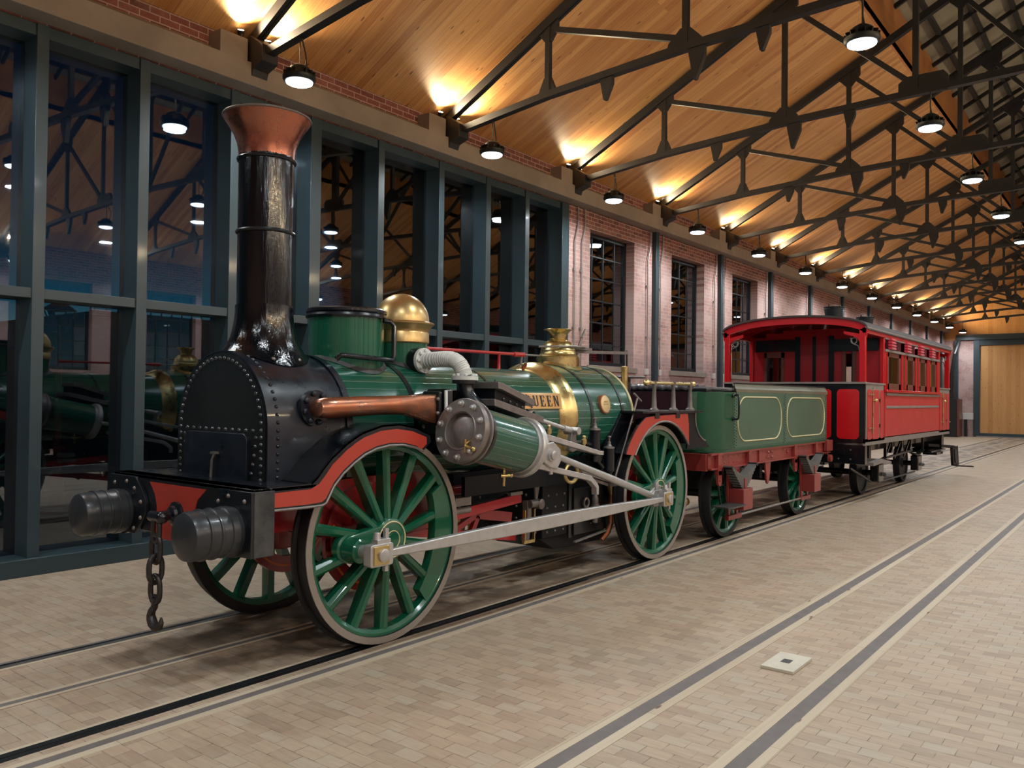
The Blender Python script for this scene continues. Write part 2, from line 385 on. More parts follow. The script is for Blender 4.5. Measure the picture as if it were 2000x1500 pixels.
SPLIT = {'door_frame', 'gusset_plate', 'front_corner_sheet', 'dark_fanlight', 'edge_band', 'cover_bolt', 'bolt', 'flange_bolt', 'hinge', 'frame_doubler', 'spring_eye', 'tie_clamp', 'spring_hanger',
         'chest_bolt', 'black_strip', 'handle_foot', 'brass_strip', 'scroll_bracket', 'gutter', 'spring_shackle', 'frame_brace', 'step_iron', 'hoop', 'lug', 'saddle_bolt', 'rail_knob', 'beam_lip', 'under_frame', 'roof_rib', 'cooling_fin', 'step_hanger', 'oil_pipe'}
def build(name, b, m, parent=None, bev=0., ang=35, kind=None, label=None):
    if name in SPLIT:
        bm = b.bm; seen = set(); first = None
        for v0 in list(bm.verts):
            if v0 in seen: continue
            isl = [v0]; seen.add(v0)
            for v in isl:
                for e_ in v.link_edges:
                    q = e_.other_vert(v)
                    if q not in seen: seen.add(q); isl.append(q)
            nb = B(); mp_ = {v: nb.bm.verts.new(v.co) for v in isl}
            for f in {f for v in isl for f in v.link_faces}: nb.bm.faces.new([mp_[v] for v in f.verts])
            o = build_one(name, nb, m, parent, bev, ang, kind, label); first = first or o
        bm.free(); return first
    return build_one(name, b, m, parent, bev, ang, kind, label)
def build_one(name, b, m, parent=None, bev=0., ang=35, kind=None, label=None):
    bmesh.ops.recalc_face_normals(b.bm, faces=b.bm.faces)
    me = bpy.data.meshes.new(name); b.bm.to_mesh(me); b.bm.free()
    me.materials.append(M[m] if isinstance(m, str) else m)
    for p in me.polygons: p.use_smooth = True
    me.set_sharp_from_angle(angle=math.radians(ang))
    o = bpy.data.objects.new(name, me); COL.objects.link(o)
    if parent is not None:
        off = ORI.get(parent.name, Vector((0, 0, 0)))
        if off.length: me.transform(Matrix.Translation(-off))
        o.parent = parent; ORI[o.name] = off
    if bev:
        q = o.modifiers.new('bevel', 'BEVEL'); q.width = bev; q.segments = 2; q.limit_method = 'ANGLE'; q.angle_limit = math.radians(40)
    if kind: o['kind'] = kind
    if label: o['label'] = label
    return o
def thing(name, label, cat, loc=(0, 0, 0), group=None):
    o = bpy.data.objects.new(name, None); COL.objects.link(o); o.location = loc; o.empty_display_size = .1
    ORI[o.name] = Vector(loc); o['label'] = label; o['category'] = cat
    if group: o['group'] = group
    return o
def tag(o, label, cat, group=None):
    o['label'] = label; o['category'] = cat
    if group: o['group'] = group
    return o
def dup(root, loc, label=None, group=None):
    r = root.copy(); COL.objects.link(r); r.location = loc
    if label: r['label'] = label
    if group: r['group'] = group
    for ch in list(root.children):
        c = ch.copy(); COL.objects.link(c); c.parent = r
        for g in ch.children:
            d = g.copy(); COL.objects.link(d); d.parent = c
    return r
def arc(cx, cz, r, a0, a1, n): return [(cx+r*math.cos(math.radians(a0+(a1-a0)*i/n)), cz+r*math.sin(math.radians(a0+(a1-a0)*i/n))) for i in range(n+1)]
def rrect(x0, x1, z0, z1, r, n=5):
    P_ = []
    for cx, cz, a in ((x1-r, z1-r, 0), (x0+r, z1-r, 90), (x0+r, z0+r, 180), (x1-r, z0+r, 270)): P_ += arc(cx, cz, r, a, a+90, n)
    return P_
ORD = ['first', 'second', 'third', 'fourth', 'fifth', 'sixth', 'seventh', 'eighth', 'ninth', 'tenth', 'eleventh', 'twelfth', 'thirteenth', 'fourteenth', 'fifteenth', 'sixteenth']
# ============================================================ HALL
X0 = -6.0
b = B().box(X0, XE, YR, YW, -.12, 0); build('floor', b, 'floor', kind='structure')
def strip_(n, y0, y1, m, z=.002, x0=X0, x1=XE): build('trim_%d' % n, B().box(x0, x1, y0, y1, -.02, z), m, kind='structure')
k = 1
for c_ in (1.60, 2.312):
    strip_(k, c_-.043, c_+.043, 'slot', .0015); strip_(k+1, c_+.044, c_+.105, 'strip_wood', .003); strip_(k+2, c_-.105, c_-.044, 'strip_wood', .003); k += 3
for y0, y1, m_, z_ in ((4.198, 4.262, 'slot', .0015), (4.263, 4.300, 'strip_wood', .003), (4.140, 4.197, 'strip_wood', .003),
                       (4.372, 4.418, 'black2', .0015), (4.419, 4.466, 'rail', .004), (4.467, 4.50, 'strip_wood', .003),
                       (5.138, 5.19, 'slot', .0015), (5.191, 5.225, 'strip_wood', .003), (5.10, 5.137, 'strip_wood', .003),
                       (5.84, 5.885, 'rail_l', .005), (5.886, 5.93, 'black2', .0015), (5.931, 5.965, 'slot', .002), (5.80, 5.839, 'strip_wood', .003)):
    strip_(k, y0, y1, m_, z_); k += 1
# window wall
WIN = [(13.42+3.42*i, 15.14+3.42*i) for i in range(3)]; WZ0, WZ1 = 2.42, 5.06
b = B(); b.box(X0, 12.66, YW, 9.0, 5.4, 6.04)
xs = 12.66
for a_, c_ in WIN: b.box(xs, a_, YW, 9.0, 0, 6.04); b.box(a_, c_, YW, 9.0, 0, WZ0); b.box(a_, c_, YW, 9.0, WZ1, 6.04); xs = c_
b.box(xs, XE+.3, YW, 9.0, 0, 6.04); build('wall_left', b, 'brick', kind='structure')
build('trim_30', B().box(X0, XE, 8.33, YW, 5.41, 5.68), 'stone', bev=.006, kind='structure')
build('trim_31', B().box(X0, XE, 8.55, YW, 5.68, 5.80), 'concrete', kind='structure')
# curtain wall of glass
cw = bpy.data.objects.new('window_1', None); COL.objects.link(cw); cw['kind'] = 'structure'
MU = [3.45-1.09*i for i in range(9, 0, -1)]+[3.45, 4.49, 5.6, 6.80, 7.95, 9.20, 10.33, 11.39]
for x_ in MU:
    wd = .17 if abs(x_-6.80) < .01 else .115
    build('mullion', B().box(x_-wd/2, x_+wd/2, 8.60, 8.98, .16, 5.4), 'slate', cw, .004)
build('mullion', B().box(12.43, 12.66, 8.58, 9.0, 0, 5.4), 'slate', cw, .004)
build('transom', B().box(X0, 12.43, 8.615, 8.97, 2.70, 2.80), 'slate', cw, .004)
build('sill_plinth', B().box(X0, 12.43, 8.55, 8.9, 0, .17), 'slate', cw, .006)
build('head_frame', B().box(X0, 12.43, 8.62, 8.98, 5.28, 5.4), 'slate', cw, .004)
ed = [X0]+MU+[12.43]
for z0, z1 in ((.17, 2.70), (2.80, 5.28)):
    for a_, c_ in zip(ed, ed[1:]):
        if c_-a_ > .3: build('glass_pane', B().box(a_+.05, c_-.05, 8.88, 8.89, z0, z1), 'glass', cw)
# three brick bay windows
for n_, (a_, c_) in enumerate(WIN):
    wo = bpy.data.objects.new('window_%d' % (n_+2), None); COL.objects.link(wo); wo['kind'] = 'structure'
    b = B()
    for q in ((a_, a_+.06, WZ0, WZ1), (c_-.06, c_, WZ0, WZ1), (a_, c_, WZ0, WZ0+.09), (a_, c_, WZ1-.07, WZ1)): b.box(q[0], q[1], 8.80, 8.90, q[2], q[3])
    build('window_frame', b, 'frame_dark', wo, .003)
    b = B()
    for i in range(1, 4): xx = a_+(c_-a_)*i/4; b.box(xx-.012, xx+.012, 8.83, 8.87, WZ0, WZ1)
    for i in range(1, 6): zz = WZ0+(WZ1-WZ0)*i/6; b.box(a_, c_, 8.83, 8.87, zz-.013, zz+.013)
    build('glazing_bars', b, 'frame_dark', wo)
    build('glass_pane', B().box(a_+.05, c_-.05, 8.845, 8.853, WZ0+.08, WZ1-.06), 'glass', wo)
    build('window_sill', B().box(a_-.08, c_+.1, 8.55, 8.80, WZ0-.11, WZ0), 'stone', wo, .005)
# right-hand wall (behind the camera side) with windows
b = B(); xs = X0; RW = [(x_+.86, x_+2.56) for x_ in TX[:-1]]
RW = [q for q in RW if q[0] > X0]
for a_, c_ in RW: b.box(xs, a_, YR-.4, YR, 0, 6.04); b.box(a_, c_, YR-.4, YR, 0, WZ0); b.box(a_, c_, YR-.4, YR, WZ1, 6.04); xs = c_
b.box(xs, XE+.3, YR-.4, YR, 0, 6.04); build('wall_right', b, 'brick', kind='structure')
for n_, (a_, c_) in enumerate(RW):
    wo = bpy.data.objects.new('window_%d' % (n_+5), None); COL.objects.link(wo); wo['kind'] = 'structure'
    b = B()
    for q in ((a_, a_+.06, WZ0, WZ1), (c_-.06, c_, WZ0, WZ1), (a_, c_, WZ0, WZ0+.09), (a_, c_, WZ1-.07, WZ1)): b.box(q[0], q[1], YR-.3, YR-.2, q[2], q[3])
    for i in range(1, 4): xx = a_+(c_-a_)*i/4; b.box(xx-.012, xx+.012, YR-.27, YR-.23, WZ0, WZ1)
    for i in range(1, 6): zz = WZ0+(WZ1-WZ0)*i/6; b.box(a_, c_, YR-.27, YR-.23, zz-.013, zz+.013)
    build('window_frame', b, 'slate', wo)
    build('glass_pane', B().box(a_+.05, c_-.05, YR-.255, YR-.247, WZ0+.08, WZ1-.06), 'glass', wo)
# back wall behind the camera
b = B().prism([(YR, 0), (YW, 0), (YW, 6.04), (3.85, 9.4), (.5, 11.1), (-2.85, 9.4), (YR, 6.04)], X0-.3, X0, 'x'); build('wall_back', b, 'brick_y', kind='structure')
# roof
KY = 3.85; KY2 = 2*RIDGE-KY
b = B(); b.prism([(YW+.35, ceil_z(YW+.35)), (KY, ceil_z(KY)), (KY, ceil_z(KY)+.12), (YW+.35, ceil_z(YW+.35)+.12)], X0-.3, XE+.3, 'x')
b.prism([(YR-.35, ceil_z(YR-.35)), (KY2, ceil_z(KY2)), (KY2, ceil_z(KY2)+.12), (YR-.35, ceil_z(YR-.35)+.12)], X0-.3, XE+.3, 'x')
build('ceiling', b, 'ceiling', kind='structure')
kz = ceil_z(KY); KT = 9.36
build('trim_32', B().box(X0, XE, KY, KY+.08, kz-.02, KT), 'boards_up', kind='structure')
build('trim_33', B().box(X0, XE, KY2-.08, KY2, kz-.02, KT), 'boards_up', kind='structure')
b = B()
for sg in (1, -1):
    f = lambda y, z: (RIDGE+sg*(y-RIDGE), z)
    b.prism([f(KY+.3, KT-.1), f(1.9, KT+.52*1.95), f(1.9, KT+.52*1.95+.08), f(KY+.3, KT-.02)], X0-.3, XE+.3, 'x')
build('ceiling_upper', b, 'plaster', kind='structure')
b = B()
for sg in (1, -1):
    f = lambda y, z: (RIDGE+sg*(y-RIDGE), z)
    b.prism([f(1.9, KT+.52*1.95), f(RIDGE, KT+.52*3.35), f(RIDGE, KT+.52*3.35+.05), f(1.9, KT+.52*1.95+.05)], X0-.3, XE+.3, 'x')
build('window_40', b, 'skyglass', kind='structure')
# bars of the rooflight
b = B()
for sg in (1, -1):
    for yy in (3.5, 2.9, 2.3, 1.7, 1.1):
        zz = KT+.52*(KY-yy)-.07; y_ = RIDGE+sg*(yy-RIDGE); b.box(X0, XE, y_-.04, y_+.04, zz-.06, zz+.05)
    x_ = -4.
    while x_ < XE:
        b.bar((x_, RIDGE+sg*(KY-RIDGE), KT-.12), (x_, RIDGE+sg*.05, KT+.52*3.3-.12), .05, .09); x_ += 1.14
build('trim_34', b, 'dsteel', kind='structure')

# ---- roof trusses
def chz(y):
    y = abs(y-RIDGE); P_ = [(0, 6.22), (2.14, 6.16), (4.01, 6.10), (6.09, 5.96), (8.05, 5.74)]
    for (a_, z0), (c_, z1) in zip(P_, P_[1:]):
        if y <= c_: return z0+(z1-z0)*(y-a_)/(c_-a_)
    return 5.74
def raf(y): return ceil_z(y)-.11
def make_truss(x):
    t = thing('roof_truss', '', 'roof truss', (x, 8.5, 5.5), 'dark steel roof trusses')
    for sg in (1, -1):
        Y = lambda y: RIDGE+sg*(y-RIDGE)
        V = lambda y, z: (x, Y(y), z)
        b = B()
        for d_ in (-.028, .028): b.bar((x+d_, Y(8.5), raf(8.5)), (x+d_, Y(.5), raf(.5)), .045, .13, (0, 0, 1))
        build('rafter', b, 'dsteel', t)
        b = B(); P_ = [(8.5, chz(8.5)), (6.59, chz(6.59)), (4.51, chz(4.51)), (2.64, chz(2.64)), (.5, chz(.5))]
        for p, q in zip(P_, P_[1:]): b.bar(V(*p), V(*q), .11, .09)
        build('tie_beam', b, 'dsteel', t)
        for y_ in (6.58, 4.51, 2.64): build('post', B().bar(V(y_, chz(y_)), V(y_, raf(y_)), .07, .075, (0, 1, 0)), 'dsteel', t)
        for ya, yb in ((6.58, 4.51), (4.51, 2.64), (2.64, .5)): build('strut', B().bar(V(ya, raf(ya)-.08), V(yb, chz(yb)+.1), .06, .075), 'dsteel', t)
        b = B(); w_ = .03
        for y_, s_ in ((6.58, .8), (4.51, 1.), (2.64, 1.)):
            z_ = raf(y_); b.prism([(Y(y_+.2*s_), z_-.06-.1*s_), (Y(y_-.2*s_), z_+.1*s_-.06), (Y(y_-.2*s_), z_-.13*s_), (Y(y_-.05), z_-.32*s_), (Y(y_+.05), z_-.32*s_), (Y(y_+.16*s_), z_-.2*s_)], x-w_, x+w_, 'x')
        z_ = chz(4.51); b.prism([(Y(4.51+.25), z_), (Y(4.51+.22), z_+.09), (Y(4.51+.06), z_+.24), (Y(4.51-.06), z_+.24), (Y(4.51-.2), z_+.1), (Y(4.51-.24), z_)], x-w_, x+w_, 'x')
        z_ = chz(6.58); b.prism([(Y(6.58+.16), z_), (Y(6.58+.05), z_+.24), (Y(6.58-.05), z_+.24), (Y(6.58-.16), z_)], x-w_, x+w_, 'x')
        z_ = chz(2.64); b.prism([(Y(2.86), z_-.04), (Y(2.86), z_+.16), (Y(2.76), z_+.24), (Y(2.28), z_+.24), (Y(2.22), z_+.16), (Y(2.22), z_-.04)], x-w_, x+w_, 'x')
        build('gusset_plate', b, 'dsteel', t)
        for y_, h_, w2 in ((5.65, .3, .11), (4.38, .4, .13), (3.55, .28, .1)):
            z_ = chz(y_)-.03; build('pointed_bracket', B().prism([(Y(y_+w2*.7), z_), (Y(y_-w2), z_), (Y(y_-w2), z_-h_*.35), (Y(y_-.02), z_-h_), (Y(y_+.015), z_-h_)], x-.035, x+.035, 'x'), 'dsteel', t)
        b = B().prism([(Y(8.6), 5.5), (Y(8.6), 6.0), (Y(8.35), 6.0), (Y(8.12), 5.85), (Y(8.12), 5.66), (Y(8.3), 5.6), (Y(8.34), 5.5)], x-.11, x+.11, 'x')
        build('shoe', b, 'dsteel', t, .006)
    build('post', B().bar((x, RIDGE, chz(.5)), (x, RIDGE, raf(.5)), .07, .075, (0, 1, 0)), 'dsteel', t)
    return t
tr0 = make_truss(TX[NV])
for i, x_ in enumerate(TX):
    n_ = i-NV
    t = tr0 if i == NV else dup(tr0, (x_, 8.5, 5.5))
    t['label'] = 'dark steel roof truss with pointed brackets, %s along the window wall' % ORD[n_] if n_ >= 0 else 'dark steel roof truss above and behind the photographer'
    if n_ < 0: t['group'] = 'roof trusses behind the view'
# padstones beside the feet
for i, x_ in enumerate(TX):
    o = build('padstone', B().box(x_-.5, x_-.14, 8.36, 8.6, 5.68, 5.95), 'stone', bev=.005)
    tag(o, 'pale block on the ledge at the foot of the %s roof truss' % (ORD[i-NV] if i >= NV else 'hidden'), 'padstone', 'pale blocks beside the truss feet')

# ---- pendant lamps
def make_lamp(x, y):
    zc = chz(y)-.04; z = LAMP_Z
    t = thing('pendant_lamp', '', 'lamp', (x, y, zc), 'round high-bay pendant lamps')
    build('housing', B().lathe((x, y, z+.015), (0, 0, 1), [(0, .165), (.03, .185), (.06, .185), (.075, .14), (.12, .12), (.16, .11), (.2, .05)], 24), 'lamp_body', t)
    b = B()
    for k_ in range(14):
        a_ = 2*PI*k_/14; c_, s_ = math.cos(a_), math.sin(a_); b.bar((x+.09*c_, y+.09*s_, z+.13), (x+.175*c_, y+.175*s_, z+.1), .008, .05)
    build('cooling_fins', b, 'lamp_body', t)
    build('diffuser', B().lathe((x, y, z-.01), (0, 0, 1), [(0, .12), (.012, .145), (.028, .15)], 28), 'lamp_on', t)
    build('hanger', B().tube([(x, y, z+.2), (x+.01, y, (z+zc)/2), (x, y, zc)], .007, 6), 'cable', t)
    b = B().tube([(x+.03, y, z+.16), (x+.09, y, z+.25), (x+.1, y+.02, z+.36), (x+.03, y, zc)], .009, 6); build('supply_cable', b, 'cable', t)
    return t
rows = [(7.57, 'over the window side'), (2.45, 'over the middle track'), (-1.45, 'beyond the ridge'), (-6.57, 'along the opposite wall')]
lamp0 = None
for r_, (y_, wh) in enumerate(rows):
    for i, x_ in enumerate(TX):
        if r_ > 1 and i > NV+6: continue
        if lamp0 is None: lamp0 = t = make_lamp(x_, y_)
        else: t = dup(lamp0, (x_, y_, chz(y_)-.04))
        n_ = i-NV
        if n_ >= 0: t['label'] = 'round pendant lamp hung from the %s truss %s' % (ORD[n_], wh)
        else: t['label'] = 'round pendant lamp outside the view, %s' % wh; t['group'] = 'pendant lamps outside the view'
        area_light('pendant_light', (x_, y_, LAMP_Z-.03), LAMP_P, .26, (.86, .96, 1.0), spread=math.radians(168))
# ---- warm uplights at the truss feet
def make_up(x, y, s):
    t = thing('uplight', '', 'uplight', (x, y, 5.98), 'warm uplights at the truss feet')
    ax = Vector((-.25, -.45*s, .86)).normalized(); p = Vector((x, y, 6.02))
    build('bracket', B().bar((x, y+.0*s, 5.955), (x, y, 6.0), .03, .06, (0, 1, 0)), 'cable', t)
    build('housing', B().cyl(p-ax*.03, p+ax*.03, .035, .042, 14), 'cable', t)
    build('lens', B().cyl(p+ax*.025, p+ax*.034, .036, .036, 14), 'up_on', t)
    return t
for s_, y_ in ((1, 8.42), (-1, -7.42)):
    u0 = None
    for i, x_ in enumerate(TX):
        if s_ < 0 and i > NV+5: continue
        for d_ in (-.2, .17):
            if u0 is None: u0 = t = make_up(x_+d_, y_, s_)
            else: t = dup(u0, (x_+d_, y_, 5.98))
            n_ = i-NV
            t['label'] = ('warm uplight on the %s side of the %s truss foot%s' % ('near' if d_ < 0 else 'far', ORD[n_], '' if s_ == 1 else ' on the opposite wall')) if n_ >= 0 else 'warm uplight outside the view'
            if n_ < 0: t['group'] = 'uplights outside the view'
            l = bpy.data.lights.new('uplight_beam', 'SPOT'); l.energy = UP_P*PI; l.color = (1, .74, .40); l.spot_size = math.radians(140); l.spot_blend = 1.; l.color = (1, .79, .5); l.shadow_soft_size = .05
            o = bpy.data.objects.new('uplight_beam', l); COL.objects.link(o); o.location = (x_+d_+(-.03 if d_ < 0 else .03), y_-.05*s_, 6.06)
            o.rotation_euler = Vector((-.1 if d_ < 0 else .1, -.95*s_, .42)).to_track_quat('-Z', 'Y').to_euler()
# ---- steel columns, conduits and sockets on the brick wall
for i, x_ in enumerate(TX):
    if i < NV+3: continue
    o = build('steel_column', B().box(x_-.07, x_+.07, 8.5, YW, 0, 5.41), 'slate', bev=.005)
    tag(o, 'flat grey steel upright on the brick wall under the %s truss' % ORD[i-NV], 'column', 'grey steel uprights on the brick wall')
for i, x_ in enumerate(TX):
    if i < NV+2 or i > NV+10: continue
    for d_, nme in ((-.33 if i > NV+2 else .26, 'left'), (.25 if i > NV+2 else .5, 'right')):
        xx = x_+d_; zb = 0.05 if i == NV+2 else 2.36
        b = B().tube([(xx, 8.56, zb+.05), (xx, 8.56, 4.6), (xx, 8.56, 4.75), (xx+.1, 8.56, 5.05), (xx+.1, 8.56, 5.40)], .014, 8)
        t = thing('conduit', 'thin galvanised conduit %s of the upright under the %s truss' % (nme, ORD[i-NV]), 'conduit', (xx, 8.585, zb), 'galvanised conduits on the brick wall')
        build('pipe', b, 'galv', t)
        for z_ in (3.1, 4.2): build('clip', B().box(xx-.03, xx+.03, 8.55, 8.595, z_-.02, z_+.02), 'galv', t)
        if i > NV+2: build('socket_box', B().box(xx-.06, xx+.06, 8.54, YW, zb-.07, zb+.06), 'white', t, .006)
# ---- far end: door, header, boards, stove
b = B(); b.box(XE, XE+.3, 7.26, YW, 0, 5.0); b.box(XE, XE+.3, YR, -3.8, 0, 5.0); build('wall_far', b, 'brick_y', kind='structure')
b = B().prism([(YR, 5.0), (YW, 5.0), (YW, 6.04), (3.85, 9.4), (.5, 11.1), (-2.85, 9.4), (YR, 6.04)], XE, XE+.3, 'x'); build('wall_gable', b, 'boards_v', kind='structure')
build('trim_35', B().box(XE-.2, XE+.05, YR, 8.05, 4.98, 5.26), 'slate', bev=.01, kind='structure')
dr = bpy.data.objects.new('door_1', None); COL.objects.link(dr); dr['kind'] = 'structure'
b = B(); b.box(XE-.1, XE+.2, 6.97, 7.26, 0, 4.98); b.box(XE-.1, XE+.2, -3.8, -3.5, 0, 4.98); b.box(XE-.1, XE+.2, -3.5, 6.97, 4.70, 4.98); build('door_frame', b, 'slate', dr, .01)
build('door_panel', B().box(XE, XE+.15, -3.5, 6.97, .2, 4.70), 'boards_v', dr)
build('door_bottom_rail', B().box(XE-.06, XE+.16, -3.5, 6.97, .03, .2), 'slate', dr, .01)
build('door_threshold', B().box(XE-.18, XE-.05, -3.5, 7.1, 0, .05), 'galv', dr)
o = build('steel_column', B().box(XE-.22, XE-.02, 7.95, 8.12, 0, 4.98), 'slate', bev=.005); tag(o, 'dark square steel post in the far corner beside the stove pipe', 'column')
t = thing('stove', 'black upright stove cabinet with a flue in the far corner', 'stove', (46.8, 8.15, 0))
build('cabinet', B().box(46.4, 47.1, 7.77, 8.42, .03, 1.95), 'matblack', t, .01)
build('plinth', B().box(46.42, 47.08, 7.79, 8.4, 0, .05), 'matblack', t)
build('side_panel', B().box(46.42, 47.3, 7.66, 7.76, 0.03, 1.92), 'cbrown', t)
build('top_box', B().box(46.6, 47.0, 7.93, 8.25, 1.95, 2.25), 'matblack', t, .01)
build('flue', B().tube([(46.8, 8.08, 2.2), (46.8, 8.08, 3.2), (46.85, 7.95, 4.2), (47.6, 7.85, 4.95)], .08, 14), 'matblack', t)
build('badge', B().box(46.38, 46.4, 8.05, 8.15, .74, .79), 'white', t)
t = thing('switch_box', 'small white box on a dark stand left of the timber door', 'box', (47.7, 7.45, 0))
build('case', B().box(47.55, 47.8, 7.22, 7.68, .88, 1.22), 'white', t, .01); build('stand', B().box(47.6, 47.75, 7.5, 7.63, 0, .88), 'matblack', t)
o = build('service_ladder', B(), 'matblack') if False else None
# floor hatch
t = thing('floor_hatch', 'pale square timber hatch cover between the two floor slots', 'hatch cover', (5.57, 1.95, 0))
build('lid', B().box(5.38, 5.76, 1.845, 2.065, 0, .022), 'cover', t, .003); build('inset_plate', B().box(5.53, 5.61, 1.925, 1.985, .02, .024), 'hook_grey', t)
# ---- outdoors
build('ground_outside', B().box(X0-8, XE, 9.0, 42, -.3, -.06), 'paving', kind='structure')
t = thing('shed_building', 'dark gabled building beyond the glass wall, with a spiked ridge', 'building', (9, 22, 0))
fp_ = [(-4, -.06), (-4, 2.0), (4.5, 2.05), (7.27, 2.54), (9.19, 3.62), (30, 3.62), (30, -.06)]
build('wall', B().prism(fp_, 20.1, 26), 'shed', t)
b = B(); b.strip([(-4, 2.0), (4.5, 2.05), (7.27, 2.54), (9.19, 3.62), (30, 3.62)], [(-4, 2.08), (4.45, 2.13), (7.23, 2.62), (9.15, 3.70), (30, 3.70)], 19.95, 26.2); build('roof', b, 'shedroof', t)
b = B(); b.box(9.2, 30, 20.0, 20.03, 3.70, 3.74)
for i in range(74): b.cyl((9.3+i*.28, 20.01, 3.70), (9.3+i*.28, 20.01, 3.86), .025, .008, 5)
b.cyl((9.2, 20.01, 3.6), (9.2, 20.01, 4.15), .03, .01, 6)
build('ridge_cresting', b, 'shedroof', t)
t = thing('street_lamp', 'old street lantern with a dull red frame, outside the glass wall', 'street lamp', (5.95, 14, -.06))
lx, ly = 5.95, 14
build('post', B().lathe((lx, ly, -.06), (0, 0, 1), [(0, .12), (.5, .1), (.55, .06), (2.6, .04), (2.72, .07), (2.8, .03)], 12), 'redlamp', t)
b = B()
for sx, sy in ((1, 1), (1, -1), (-1, 1), (-1, -1)): b.bar((lx+sx*.07, ly+sy*.07, 2.76), (lx+sx*.17, ly+sy*.17, 3.10), .02, .02)
b.box(lx-.08, lx+.08, ly-.08, ly+.08, 2.73, 2.76)
b.lathe((lx, ly, 3.10), (0, 0, 1), [(0, .28), (.03, .25), (.14, .08), (.17, .07), (.2, .03), (.24, .01)], 4); build('lantern_frame', b, 'redlamp', t)
build('lantern_glass', B().lathe((lx, ly, 2.77), (0, 0, 1), [(0, .08), (.32, .2)], 4), 'glass_c', t)

# ============================================================ LOCOMOTIVE
YC = 5.13
MY = lambda y: 2*YC-y
L = thing('steam_locomotive', 'green and black steam locomotive with copper-capped chimney, front vehicle of the train', 'locomotive', (3.0, YC, 0))
M['lag_l'] = make_lagging('boiler_boards', (24, 84, 66), (120, 150, 138), 'ang', 46, (0, 1.57))
M['lag_box'] = make_lagging('sandbox_boards', (22, 92, 68), (12, 56, 44), 'angz', 40, (1.385, 0))
M['lag_dome'] = make_lagging('dome_boards', (22, 92, 68), (12, 56, 44), 'angz', 40, (2.0, 0))
# ---- wheels
def make_wheel(name, parent, X, yo, s, r, n_sp, loco=True, phase=0., face='tyre'):
    """yo = outer face, s = +1 when the inside of the track is towards +y"""
    O = Vector((X, yo, r)); d = (0, s, 0)
    b = B(); b.lathe(O, d, [(0, r-.055), (0, r-.004), (.02, r), (.105, r-.006), (.108, r+.02), (.135, r+.018), (.14, r-.055), (0, r-.055)], 64, False)
    w_ = build(name, b, 'tread', parent)
    build('tyre_face', B().lathe(O+Vector((0, -s*.002, 0)), d, [(0, r-.052), (0, r-.004), (.006, r-.003), (.006, r-.052), (0, r-.052)], 64, False), face, w_)
    g = 'green'
    b = B(); b.lathe(O, d, [(.012, r-.052), (.012, r-.075), (.03, r-.1), (.1, r-.1), (.125, r-.052), (.012, r-.052)], 64, False); build('rim', b, g, w_)
    hr = .155*(r/.748) if loco else .1
    b = B(); b.lathe(O, d, [(-.03, .0), (-.03, hr*.9), (-.02, hr), (.03, hr*1.02), (.06, hr*1.25), (.17, hr*1.2), (.17, 0)], 32, False); hub = build('hub', b, g, w_)
    if loco:
        build('hub_line', B().torus(O+Vector((0, -s*.031, 0)), d, hr*.84, .006, 32, 6), 'cream', hub); build('hub_line', B().torus(O+Vector((0, -s*.041, 0)), d, hr*.42, .004, 28, 6), 'cream', hub)
        build('axle_end', B().lathe(O, d, [(-.045, .0), (-.045, .05), (-.03, .06)], 20, False), g, hub)
    for i in range(n_sp):
        a = 2*PI*(i+.5)/n_sp+phase; c, sn = math.cos(a), math.sin(a)
        P0 = O+Vector((c*hr*.9, 0, sn*hr*.9)); P1 = O+Vector((c*(r-.09), 0, sn*(r-.09)))
        t_ = Vector((-sn, 0, c)); V = []
        for P_, w0, dd0, dd1 in ((P0, .028, .0, .125), (P1, .040, .025, .115)):
            for yy, ww in ((dd0, w0*.45), (dd0+.02, w0), (dd1, w0*.8)): V.append((P_+t_*ww+Vector((0, s*yy, 0)), P_-t_*ww+Vector((0, s*yy, 0))))
        b = B(); vv = [[b.bm.verts.new(q) for q in pr] for pr in V]
        A = [vv[0][0], vv[1][0], vv[2][0], vv[2][1], vv[1][1], vv[0][1]]; C_ = [vv[3][0], vv[4][0], vv[5][0], vv[5][1], vv[4][1], vv[3][1]]
        b.join(A, C_); b.bm.faces.new(A); b.bm.faces.new(C_); build('spoke', b, g, w_)
    return w_
WX = (4.167, 8.276); WR = .748
